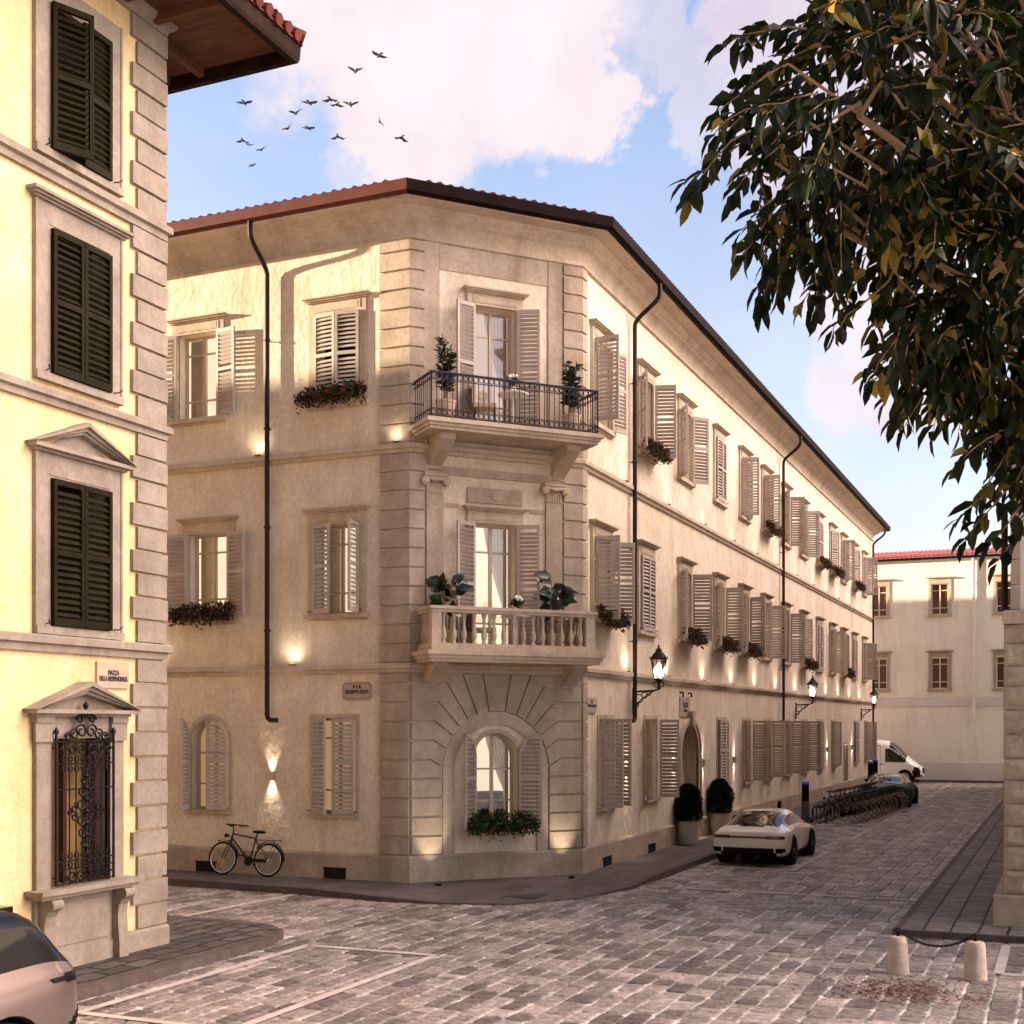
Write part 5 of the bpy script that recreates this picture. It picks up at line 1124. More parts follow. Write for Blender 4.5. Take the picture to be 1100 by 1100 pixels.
potted(FC.T(.50, -.62, 8.97), 'small-leaved shrub in a clay pot on the iron balcony, at the end by the downpipe side', 'bush', 1.55, .3) if False else potted(FC.T(.50, -.62, 8.97), 'taller small-leaved shrub in a clay pot at the piazza end of the iron balcony', 'bush', 1.55, .3)
potted(FC.T(3.20, -.62, 8.97), 'smaller-leaved shrub in a clay pot at the street end of the iron balcony', 'bush', 1.40, 1.1)
potted(FC.T(.62, -.42, 4.60), 'broad-leaved rubber plant at the piazza end of the stone balcony', 'rubber', 1.55, .2)
potted(FC.T(2.95, -.42, 4.60), 'broad-leaved rubber plant with one bright green leaf at the street end of the stone balcony', 'rubber', 1.55, 2.0)
# bistro tables with chairs and vases on the balconies
def bistro(z, s, lab, fl):
    t = thing('bistro_table', 'round white bistro table on the ' + lab, 'table', FC.T(s, -.5, z), 0, 'balcony tables')
    m = MB(); m.lathe([(.30, .70), (.31, .71), (.31, .73), (.30, .735)], n=24); link('tabletop', m.mesh('tabletop', M['white']), t)
    m = MB(); m.lathe([(.19, 0), (.19, .02), (.05, .06), (.035, .10), (.03, .66), (.08, .70)], n=14); link('pedestal', m.mesh('pedestal', M['white'], 40), t)
    v = thing('flower_vase', 'white vase of pale flowers on the bistro table of the ' + lab, 'vase', FC.T(s, -.5, z + .735), 0, 'balcony vases')
    m = MB(); m.lathe([(.04, 0), (.06, .05), (.055, .12), (.035, .16), (.04, .18)], n=14); link('vase', m.mesh('vase', M['white'], 40), v)
    m = MB(); foliage(m, 60, lambda: ((rnd.gauss(0, .05), rnd.gauss(0, .05), .17 + rnd.random() * .1), (0, 0, .4)), .12, .05, up=.6); link('foliage', m.mesh('foliage', M['leafdark']), v)
    m = MB()
    for k in range(9): m.lathe([(.0, -.03), (.03, -.015), (.038, .01), (.02, .03), (0, .035)], (rnd.gauss(0, .06), rnd.gauss(0, .06), .30 + rnd.random() * .08), 8)
    link('blossom', m.mesh('blossom', M['white'], 60), v)
def bchair(z, s, rz, lab):
    t = thing('bistro_chair', 'cream upholstered chair on the ' + lab, 'chair', FC.T(s, -.38, z), rz, 'balcony chairs')
    m = MB(); m.box(-.22, .22, -.22, .22, .40, .48); link('seat', m.mesh('seat', M['pot']), t)
    m = MB(); m.box(-.22, .22, .19, .25, .48, .88); link('backrest', m.mesh('backrest', M['pot']), t)
    for x in (-.19, .19):
        for y in (-.19, .19): m = MB(); m.tube([(x * 1.08, y * 1.08, 0), (x, y, .40)], .014, 6); link('leg', m.mesh('leg', M['iron']), t)
bistro(8.97, 1.98, 'iron balcony', 0); bchair(8.97, 1.42, FC.rz + 1.2, 'iron balcony')
bistro(4.60, 2.05, 'stone balcony', 0); bchair(4.60, 1.42, FC.rz + 1.2, 'stone balcony')
# clipped cones in planters by the door
def topiary(loc, label, seed):
    t = thing('topiary_planter', label, 'planter', loc, 0, 'clipped shrubs by the street door')
    a = MB(); a.lathe([(.20, 0), (.24, .02), (.275, .25), (.275, .60), (.255, .61), (.24, .58)], n=24); link('planter', a.mesh('planter', M['planter'], 40), t)
    b = MB(); b.tube([(0, 0, .5), (0, 0, .8)], .03, 6); link('stem', b.mesh('stem', M['bark']), t)
    c = MB()
    def prof(q): return .345 * (math.sqrt(max(0, 1 - ((q - .32) / .69) ** 2)) if q > .32 else .80 + .20 * math.sin(PI / 2 * q / .32))
    c.lathe([(prof(q / 10) * .72, .60 + q * .088) for q in range(11)], n=14)
    for _ in range(3600):
        q = rnd.random(); an = rnd.uniform(0, 2 * PI); r = prof(q) * math.sqrt(rnd.uniform(.35, 1.05)) * (1 + .09 * math.sin(an * 3 + q * 9 + seed) + .05 * math.sin(an * 7 - q * 15)); p = (r * math.cos(an), r * math.sin(an), .60 + q * .92)
        c.leaf(p, (math.cos(an) + rnd.gauss(0, .4), math.sin(an) + rnd.gauss(0, .4), .5 + rnd.gauss(0, .4)), (0, 0, 1), .075, .042, droop=.05)
    link('foliage', c.mesh('foliage', M['leafdark']), t)
    f = MB(); foliage(f, 46, lambda: ((rnd.gauss(.1, .12), rnd.gauss(-.16, .06), .60 + rnd.random() * .1), (0, -.4, .3)), .085, .06, up=.5); link('underplanting', f.mesh('underplanting', M['lime']), t)
M['lime'] = mat('lime_underplanting', (.12, .16, .03), .6, island=[(.5, (.25, .24, .05)), (1., (.55, .42, .12))], trans=.2)
topiary((-8.86, 31.75, .13), 'clipped dark cone shrub in a pale round planter before the arched door', .4)
topiary((-8.86, 35.0, .13), 'clipped dark cone shrub in a pale round planter past the arched door, beside the coupe', 2.2)

# ================================================================== VEHICLES
def loft_body(st, mats_idx, cut, sub=2, ncap=True):
    """st: list of (y, [(x,z)...]) half rings from the bottom centre to the top centre; mats_idx(i, j) -> material slot"""
    n = len(st[0][1]); V = []; F = []; Mi = []
    full = []
    for y, ring in st:
        r = [(x, y, z) for x, z in ring] + [(-x, y, z) for x, z in reversed(ring[1:-1])]
        full.append(r); V += r
    k = len(full[0])
    for i in range(len(st) - 1):
        for j in range(k):
            jj = j if j < n - 1 else k - 1 - j
            F.append((i * k + j, i * k + (j + 1) % k, (i + 1) * k + (j + 1) % k, (i + 1) * k + j)); Mi.append(mats_idx(i, jj))
    for base, rev in ((0, False), ((len(st) - 1) * k, True)):
        for j in range(n - 1):
            a, b = base + j, base + j + 1; c, d = base + (k - j - 1) % k if j + 1 < n - 1 or True else 0, base + (k - j) % k
            q = [a, b] + ([base + (k - j - 1)] if j + 1 < n - 1 else []) + ([base + (k - j) % k] if j > 0 else [])
            if len(set(q)) >= 3: F.append(tuple(q)); Mi.append(mats_idx(0 if not rev else len(st) - 2, min(j, n - 2)) if False else 0)
    me = bpy.data.meshes.new('body'); me.from_pydata(V, [], F); 
    for _ in range(4): me.materials.append(None)
    me.polygons.foreach_set('material_index', Mi)
    bm = bmesh.new(); bm.from_mesh(me); bmesh.ops.recalc_face_normals(bm, faces=bm.faces); bm.to_mesh(me); bm.free()
    o = bpy.data.objects.new('tmp', me); col.objects.link(o)
    m = o.modifiers.new('s', 'SUBSURF'); m.levels = sub; m.render_levels = sub
    cut_objs = []
    for (y, z, r, x0, x1) in cut:
        mb = MB(); mb.lathe([(r, x0), (r, x1)], (0, y, z), 32, axis='x'); c = bpy.data.objects.new('tmpc', mb.mesh('c', [])); col.objects.link(c); cut_objs.append(c)
        b = o.modifiers.new('b', 'BOOLEAN'); b.object = c; b.operation = 'DIFFERENCE'; b.solver = 'EXACT'
    bpy.context.view_layer.update(); dg = bpy.context.evaluated_depsgraph_get(); out = bpy.data.meshes.new_from_object(o.evaluated_get(dg))
    for c in cut_objs: bpy.data.objects.remove(c)
    bpy.data.objects.remove(o); return out
def split_mat(me, slots, m):
    """faces of the given slots as a mesh of their own"""
    bm = bmesh.new(); bm.from_mesh(me); bmesh.ops.delete(bm, geom=[f for f in bm.faces if f.material_index not in slots], context='FACES')
    for f in bm.faces: f.material_index = 0; f.smooth = True
    r = bpy.data.meshes.new('piece'); bm.to_mesh(r); bm.free(); r.materials.clear(); r.materials.append(m); r.set_sharp_from_angle(angle=R(50)); return r
def islands(me):
    bm = bmesh.new(); bm.from_mesh(me); seen = set(); out = []
    for f in bm.faces:
        if f.index in seen: continue
        st = [f]; seen.add(f.index); g = []
        while st:
            a = st.pop(); g.append(a.index)
            for e in a.edges:
                for b in e.link_faces:
                    if b.index not in seen: seen.add(b.index); st.append(b)
        out.append(g)
    res = []
    for g in out:
        b2 = bm.copy(); b2.faces.ensure_lookup_table(); gs = set(g); bmesh.ops.delete(b2, geom=[f for f in b2.faces if f.index not in gs], context='FACES')
        r = bpy.data.meshes.new('window'); b2.to_mesh(r); b2.free(); r.materials.append(me.materials[0]); res.append(r)
    bm.free(); return res
def bvh_of(me):
    return BVHTree.FromPolygons([v.co for v in me.vertices], [tuple(p.vertices) for p in me.polygons])
def patch(bvh, org, du, dv, nu, nv, d, off=.008, mask=None):
    """grid laid on the body by rays from org + u*du + v*dv along d"""
    mb = MB(); idx = {}; org, du, dv, d = map(Vector, (org, du, dv, d))
    for j in range(nv + 1):
        for i in range(nu + 1):
            h, nn, _, _ = bvh.ray_cast(org + du * (i / nu) + dv * (j / nv), d)
            if h is None: continue
            idx[(i, j)] = len(mb.v); mb.v.append(tuple(h - d * off))
    for j in range(nv):
        for i in range(nu):
            q = [(i, j), (i + 1, j), (i + 1, j + 1), (i, j + 1)]
            if all(k in idx for k in q) and (mask is None or mask((i + .5) / nu, (j + .5) / nv)): mb.f.append(tuple(idx[k] for k in q)); mb.m.append(0)
    return mb
def wheel_meshes(r, w, spokes=10, rimm='rim'):
    t = MB(); t.lathe([(r * .72, -w / 2), (r * .93, -w / 2), (r, -w * .36), (r, w * .36), (r * .93, w / 2), (r * .72, w / 2)], n=36, axis='x', cap=False)
    q = MB(); q.lathe([(r * .72, -w / 2), (r * .70, -w * .1), (r * .70, w * .3), (r * .735, w * .49)], n=36, axis='x', cap=False); q.lathe([(r * .69, w * .02), (r * .69, w * .04)], n=24, axis='x')
    for i in range(spokes):
        a = 2 * PI * i / spokes; c, s = math.cos(a), math.sin(a)
        q.tube([(w * .34, c * r * .10, s * r * .10), (w * .40, c * r * .45, s * r * .45), (w * .42, c * r * .71, s * r * .71)], [r * .07, r * .05, r * .045], 6)
    q.lathe([(r * .16, w * .25), (r * .16, w * .42), (r * .10, w * .45)], n=16, axis='x')
    return t.mesh('tyre', M['tyre'], 40), q.mesh('rim', M[rimm], 40)
def add_wheels(t, pos, tm, rm):
    for x, y, z in pos:
        w = link('wheel', tm, t, (x, y, z)); w.rotation_euler = (0, 0, 0 if x > 0 else PI); link('rim', rm, w)
def coupe_body():
    def ring(zb, wb, a): return [(0, zb), (wb, zb)] + a[:-1] + [(0, a[-1])]
    S = [(0.03, ring(.32, .66, [(.80, .36), (.84, .52), (.79, .72), (.74, .79), (.62, .805), (.38, .815), .82])),
         (0.14, ring(.24, .74, [(.89, .30), (.92, .54), (.885, .76), (.80, .84), (.68, .865), (.42, .885), .89])),
         (0.50, ring(.17, .74, [(.91, .26), (.935, .58), (.905, .80), (.79, .875), (.69, .91), (.46, .94), .95])),
         (0.82, ring(.16, .74, [(.92, .26), (.94, .60), (.905, .81), (.775, .89), (.665, .985), (.46, 1.03), 1.04])),
         (1.15, ring(.16, .74, [(.91, .26), (.93, .60), (.895, .80), (.765, .895), (.635, 1.08), (.47, 1.135), 1.15])),
         (1.55, ring(.15, .74, [(.88, .24), (.90, .60), (.88, .79), (.765, .895), (.605, 1.17), (.46, 1.225), 1.24])),
         (2.05, ring(.15, .74, [(.87, .24), (.885, .60), (.87, .78), (.765, .885), (.59, 1.205), (.455, 1.27), 1.285])),
         (2.55, ring(.15, .74, [(.87, .24), (.885, .60), (.87, .77), (.765, .87), (.595, 1.18), (.46, 1.25), 1.265])),
         (3.00, ring(.15, .74, [(.87, .24), (.89, .60), (.87, .76), (.755, .85), (.66, 1.02), (.50, 1.085), 1.10])),
         (3.38, ring(.15, .74, [(.88, .24), (.90, .60), (.875, .76), (.75, .84), (.68, .875), (.50, .905), .915])),
         (3.85, ring(.16, .74, [(.88, .26), (.90, .56), (.87, .73), (.74, .79), (.62, .775), (.42, .775), .78])),
         (4.25, ring(.18, .70, [(.85, .28), (.865, .48), (.82, .62), (.70, .67), (.58, .66), (.40, .655), .66])),
         (4.50, ring(.24, .50, [(.66, .30), (.68, .42), (.62, .50), (.52, .53), (.42, .53), (.30, .53), .53]))]
    def mi(i, j):
        if j == 5 and 3 <= i <= 7: return 1
        if j >= 6 and 2 <= i <= 4: return 1
        if j >= 6 and 7 <= i <= 8: return 1
        if j >= 6 and i in (5, 6): return 2
        return 0
    return loft_body(S, mi, [(.98, .345, .385, .60, 1.2), (.98, .345, .385, -1.2, -.60), (3.43, .335, .375, .60, 1.2), (3.43, .335, .375, -1.2, -.60)])
CB = coupe_body(); CBV = bvh_of(CB)
CT, CR = wheel_meshes(.345, .29, 10); 
def coupe(loc, label, paint, roof):
    t = thing('sports_coupe', label, 'car', loc, 0)
    link('body', split_mat(CB, {0}, M[paint]), t); link('roof', split_mat(CB, {2}, M[roof]), t)
    for w in islands(split_mat(CB, {1}, M['carglass'])): link('window', w, t)
    add_wheels(t, [(.80, .98, .345), (-.80, .98, .345), (.79, 3.43, .335), (-.79, 3.43, .335)], CT, CR)
    for sx in (-1, 1): link('wheel_housing', cached(('wh', sx), lambda: wh(sx)), t)
    r = (0, 1, 0)
    p = patch(CBV, (-.86, -1, .675), (1.72, 0, 0), (0, 0, .045), 40, 2, r); link('light_bar', p.mesh('light_bar', M['redlight']), t)
    for sx in (-1, 1): p = patch(CBV, (sx * .45, -1, .665), (sx * .42, 0, 0), (0, 0, .075), 12, 3, r, .012); link('tail_light', p.mesh('tail_light', M['redlight']), t)
    p = patch(CBV, (-.74, -1, .18), (1.48, 0, 0), (0, 0, .27), 24, 8, r, .012, lambda u, v: abs(u - .5) < .5 - .10 * v); link('diffuser', p.mesh('diffuser', M['blackmatt']), t)
    for sx in (-1, 1): p = patch(CBV, (sx * .66, -1, .335), (sx * .22, 0, 0), (0, 0, .115), 8, 5, r, .012, lambda u, v: not (u > .8 and v < .3)); link('air_outlet', p.mesh('air_outlet', M['blackmatt']), t)
    p = patch(CBV, (-.30, .38, 2), (.60, 0, 0), (0, .09, 0), 20, 2, (0, 0, -1), .010); link('engine_grille', p.mesh('engine_grille', M['blackmatt']), t)
    m = MB()
    for sx in (-1, 1): m = MB(); m.tube([(sx * .22, .03, .25), (sx * .22, .3, .25)], .045, 14); link('exhaust', m.mesh('exhaust', M['rim'], 40), t)
    for sx in (-1, 1):
        m = MB(); m.tube([(sx * .80, 2.78, .88), (sx * .93, 2.80, .93)], .02, 6); m.lathe([(0, -.06), (.05, -.05), (.075, 0), (.06, .05), (0, .08)], (sx * .99, 2.80, .945), 12, axis='y'); link('mirror', m.mesh('mirror', M['blackgloss'], 60), t)
    for sx in (-1, 1): p = patch(CBV, (sx * 2, 1.62, .22), (0, 1.15, 0), (0, 0, .62), 30, 12, (-sx, 0, 0), .004, lambda u, v: u < .012 or u > .988 or v < .02); link('door_gap', p.mesh('door_gap', M['blackmatt']), t)
    p = patch(CBV, (-.26, -1, .475), (.52, 0, 0), (0, 0, .11), 8, 4, r, .010); link('licence_plate', p.mesh('licence_plate', M[paint]), t)
    return t
def wh(sx):
    m = MB()
    for y, z, r in ((.98, .345, .37), (3.43, .335, .36)): m.lathe([(r, sx * .90), (r, sx * .60), (.05, sx * .60)], (0, y, z), 24, axis='x', cap=False)
    m.box(sx * .1, sx * .6, .6, 3.8, .14, .20); return m.mesh('wheel_housing', M['dark'])
c1 = coupe((-6.57, 28.45, 0), 'champagne sports coupe parked along the kerb by the two planters, seen from behind', 'paint_silver', 'paint_silver'); c1.scale = (.93, .95, .95)
c2 = coupe((-6.45, 50.4, 0), 'dark green sports coupe with a pale roof parked beyond the bicycle row', 'paint_green', 'paint_cream')
p = patch(CBV, (-.40, -1, .80), (.8, 0, 0), (0, 0, .12), 10, 3, (0, 1, 0), .006); link('stripe', p.mesh('stripe', M['paint_cream']), c2)
for sx in (-1, 1): p = patch(CBV, (sx * .55, -1, .46), (sx * .26, 0, 0), (0, 0, .07), 8, 3, (0, 1, 0), .008); link('bumper_insert', p.mesh('bumper_insert', M['paint_cream']), c2)
# ---- the dark-roofed estate in the corner of the view
def suv_body():
    def ring(zb, wb, a): return [(0, zb), (wb, zb)] + a[:-1] + [(0, a[-1])]
    S = [(0.02, ring(.42, .70, [(.80, .46), (.84, .74), (.80, 1.02), (.76, 1.06), (.68, 1.10), (.42, 1.12), 1.12])),
         (0.10, ring(.36, .80, [(.90, .42), (.935, .74), (.905, 1.04), (.84, 1.12), (.74, 1.16), (.46, 1.18), 1.19])),
         (0.28, ring(.30, .84, [(.955, .38), (.985, .74), (.955, 1.03), (.86, 1.115), (.76, 1.40), (.52, 1.46), 1.47])),
         (0.46, ring(.28, .84, [(.965, .36), (.995, .74), (.965, 1.02), (.86, 1.105), (.72, 1.56), (.53, 1.66), 1.67])),
         (1.10, ring(.27, .84, [(.97, .36), (1.0, .74), (.965, 1.0), (.86, 1.085), (.69, 1.50), (.52, 1.60), 1.62])),
         (1.90, ring(.27, .84, [(.96, .36), (.985, .74), (.955, .985), (.86, 1.065), (.675, 1.53), (.52, 1.635), 1.655])),
         (2.70, ring(.27, .84, [(.96, .36), (.985, .74), (.955, .97), (.86, 1.05), (.68, 1.50), (.52, 1.60), 1.62])),
         (3.30, ring(.27, .84, [(.96, .36), (.985, .74), (.95, .96), (.85, 1.03), (.74, 1.25), (.54, 1.33), 1.35])),
         (3.75, ring(.27, .84, [(.96, .36), (.985, .74), (.95, .95), (.84, 1.01), (.76, 1.05), (.54, 1.08), 1.09])),
         (4.45, ring(.30, .82, [(.94, .40), (.96, .70), (.92, .90), (.80, .96), (.68, .97), (.46, .98), .985])),
         (4.78, ring(.36, .60, [(.74, .44), (.76, .62), (.72, .78), (.62, .83), (.52, .85), (.34, .86), .86]))]
    def mi(i, j):
        if j == 5 and 3 <= i <= 7: return 1
        if j >= 6 and i in (1, 2): return 1
        if j >= 6 and i == 7: return 1
        if j >= 6 and 3 <= i <= 6: return 2
        if j == 5 and i in (1, 2): return 2
        return 0
    return loft_body(S, mi, [(.98, .38, .44, .62, 1.3), (.98, .38, .44, -1.3, -.62), (3.80, .38, .44, .62, 1.3), (3.80, .38, .44, -1.3, -.62)])
SB = suv_body(); SBV = bvh_of(SB)
suv = thing('parked_suv', 'rose-silver sport utility car with a black roof in front of the yellow house', 'car', (-8.88, 8.90, 0), PI)
link('body', split_mat(SB, {0}, M['paint_suv']), suv); link('roof', split_mat(SB, {2}, M['blackgloss']), suv)
for w in islands(split_mat(SB, {1}, M['carglass'])): link('window', w, suv)
ST, SR = wheel_meshes(.38, .27, 10); add_wheels(suv, [(.85, .98, .38), (-.85, .98, .38), (.85, 3.8, .38), (-.85, 3.8, .38)], ST, SR)
for sx in (-1, 1):
    m = MB()
    for y in (.98, 3.8): m.lathe([(.42, sx * .93), (.42, sx * .62), (.05, sx * .62)], (0, y, .38), 24, axis='x', cap=False)
    link('wheel_housing', m.mesh('wheel_housing', M['dark']), suv)
    p = patch(SBV, (sx * 2, .02, .93), (0, .44, 0), (0, 0, .12), 24, 6, (-sx, 0, 0), .010, lambda u, v: v > .15 + u * .45 and not (v > .9 and u > .6)); link('tail_light', p.mesh('tail_light', M['blackgloss'], True), suv)
    p = patch(SBV, (sx * .40, -1, .965), (sx * .47, 0, 0), (0, 0, .075), 14, 3, (0, 1, 0), .010); link('tail_light', p.mesh('tail_light', M['redlight'], True), suv)
    p = patch(SBV, (sx * 2, .06, .44), (0, .40, 0), (0, 0, .30), 14, 8, (-sx, 0, 0), .008, lambda u, v: abs(v - .9 + u * .9) < .13); link('bumper_trim', p.mesh('bumper_trim', M['blackmatt']), suv)
    p = patch(SBV, (sx * 2, 1.48, .42), (0, 1.0, 0), (0, 0, .62), 70, 10, (-sx, 0, 0), .003, lambda u, v: u < .012 or u > .988); link('door_gap', p.mesh('door_gap', M['blackmatt']), suv)
    p = patch(SBV, (sx * 2, .45, .93), (0, 3.4, 0), (0, 0, .016), 60, 1, (-sx, 0, 0), .003); link('crease_trim', p.mesh('crease_trim', M['paint_suv']), suv)
zt = SBV.ray_cast(Vector((0, .52, 3)), Vector((0, 0, -1)))[0].z; m = MB(); m.box(-.46, .46, .40, .62, zt - .06, zt - .004); link('spoiler', m.mesh('spoiler', M['blackgloss']), suv)
p = patch(SBV, (-.78, -1, .42), (1.56, 0, 0), (0, 0, .2), 20, 5, (0, 1, 0), .008); link('diffuser', p.mesh('diffuser', M['blackmatt']), suv)
for sx in (-1, 1): m = MB(); m.tube([(sx * .60, .75, 1.60), (sx * .60, .95, 1.66), (sx * .60, 2.6, 1.67), (sx * .60, 2.8, 1.61)], .018, 6); link('roof_rail', m.mesh('roof_rail', M['blackmatt']), suv)
# ---- van at the end of the street
def van_body():
    def ring(zb, wb, a): return [(0, zb), (wb, zb)] + a[:-1] + [(0, a[-1])]
    def bx(y, zb, zt, w, wt, zs=1.15): return (y, ring(zb, w * .9, [(w * .98, zb + .05), (w, zb + .45), (w, zs), (w * .985, zs + .15), (wt + (w - wt) * .35, zt - .25), (wt * .93, zt - .05), zt]))
    S = [(0.0, bx(0, .35, 2.25, .92, .85)[1]), (.08, bx(0, .32, 2.32, .97, .9)[1]), (2.0, bx(0, .32, 2.38, .98, .9)[1]), (3.7, bx(0, .32, 2.38, .98, .9)[1]), (4.25, bx(0, .32, 2.30, .98, .88)[1]),
         (4.65, bx(0, .32, 2.0, .98, .86, 1.12)[1]), (5.10, bx(0, .32, 1.48, .97, .88, 1.02)[1]), (5.45, bx(0, .33, 1.18, .95, .88, .9)[1]), (5.75, bx(0, .34, .98, .90, .82, .78)[1]), (5.90, bx(0, .40, .85, .78, .70, .70)[1])]
    def mi(i, j):
        if j >= 6 and i in (4, 5): return 1
        if j == 1: return 2
        return 0
    return loft_body(S, mi, [(1.1, .36, .42, .6, 1.3), (1.1, .36, .42, -1.3, -.6), (5.0, .36, .42, .6, 1.3), (5.0, .36, .42, -1.3, -.6)])
VB = van_body(); VBV = bvh_of(VB)
van = thing('delivery_van', 'white delivery van standing across the end of the street in front of the far house', 'van', (-13.0, 72.4, 0), -PI / 2)
link('body', split_mat(VB, {0}, M['paint_white']), van); link('sill_trim', split_mat(VB, {2}, M['blackmatt']), van)
for w in islands(split_mat(VB, {1}, M['carglass'])): link('windscreen', w, van)
VT, VR = wheel_meshes(.36, .24, 8, 'rimpale'); add_wheels(van, [(.86, 1.1, .36), (-.86, 1.1, .36), (.86, 5.0, .36), (-.86, 5.0, .36)], VT, VR)
for sx in (-1, 1):
    p = patch(VBV, (sx * 2, 3.95, 1.16), (0, 1.12, 0), (0, 0, .72), 24, 14, (-sx, 0, 0), .012, lambda u, v: u > .04 and v < .97 - max(0, u - .30) * 1.05); link('window', p.mesh('window', M['carglass'], True), van)
    p = patch(VBV, (sx * 2, 5.40, .42), (0, .5, 0), (0, 0, .42), 10, 8, (-sx, 0, 0), .010, lambda u, v: v < .75); link('bumper', p.mesh('bumper', M['blackmatt']), van)
    p = patch(VBV, (sx * 2, 5.48, .74), (0, .30, 0), (0, 0, .16), 8, 4, (-sx, 0, 0), .012, lambda u, v: True); link('headlight', p.mesh('headlight', M['blackgloss']), van)
    for y in (3.0, 3.72): m = MB(); a, b = sorted((sx * .985, sx * 1.02)); m.box(a, b, y, y + .18, 1.02, 1.06); link('handle', m.mesh('handle', M['blackmatt']), van)
    m = MB(); a, b = sorted((sx * .98, sx * 1.18)); m.box(a, b, 4.72, 4.80, 1.25, 1.55); link('mirror', m.mesh('mirror', M['blackmatt']), van)
    m = MB()
    for y in (1.1, 5.0): m.lathe([(.40, sx * .93), (.40, sx * .62), (.05, sx * .62)], (0, y, .36), 24, axis='x', cap=False)
    link('wheel_housing', m.mesh('wheel_housing', M['dark']), van)
    p = patch(VBV, (sx * 2, 2.3, .5), (0, 1.45, 0), (0, 0, 1.55), 60, 40, (-sx, 0, 0), .004, lambda u, v: u < .012 or u > .988 or v > .985 or abs(u - .5) < .0); link('door_gap', p.mesh('door_gap', M['greypost']), van)
p = patch(VBV, (-.55, 8, .55), (1.1, 0, 0), (0, 0, .28), 12, 6, (0, -1, 0), .012); link('radiator_grille', p.mesh('radiator_grille', M['blackmatt']), van)
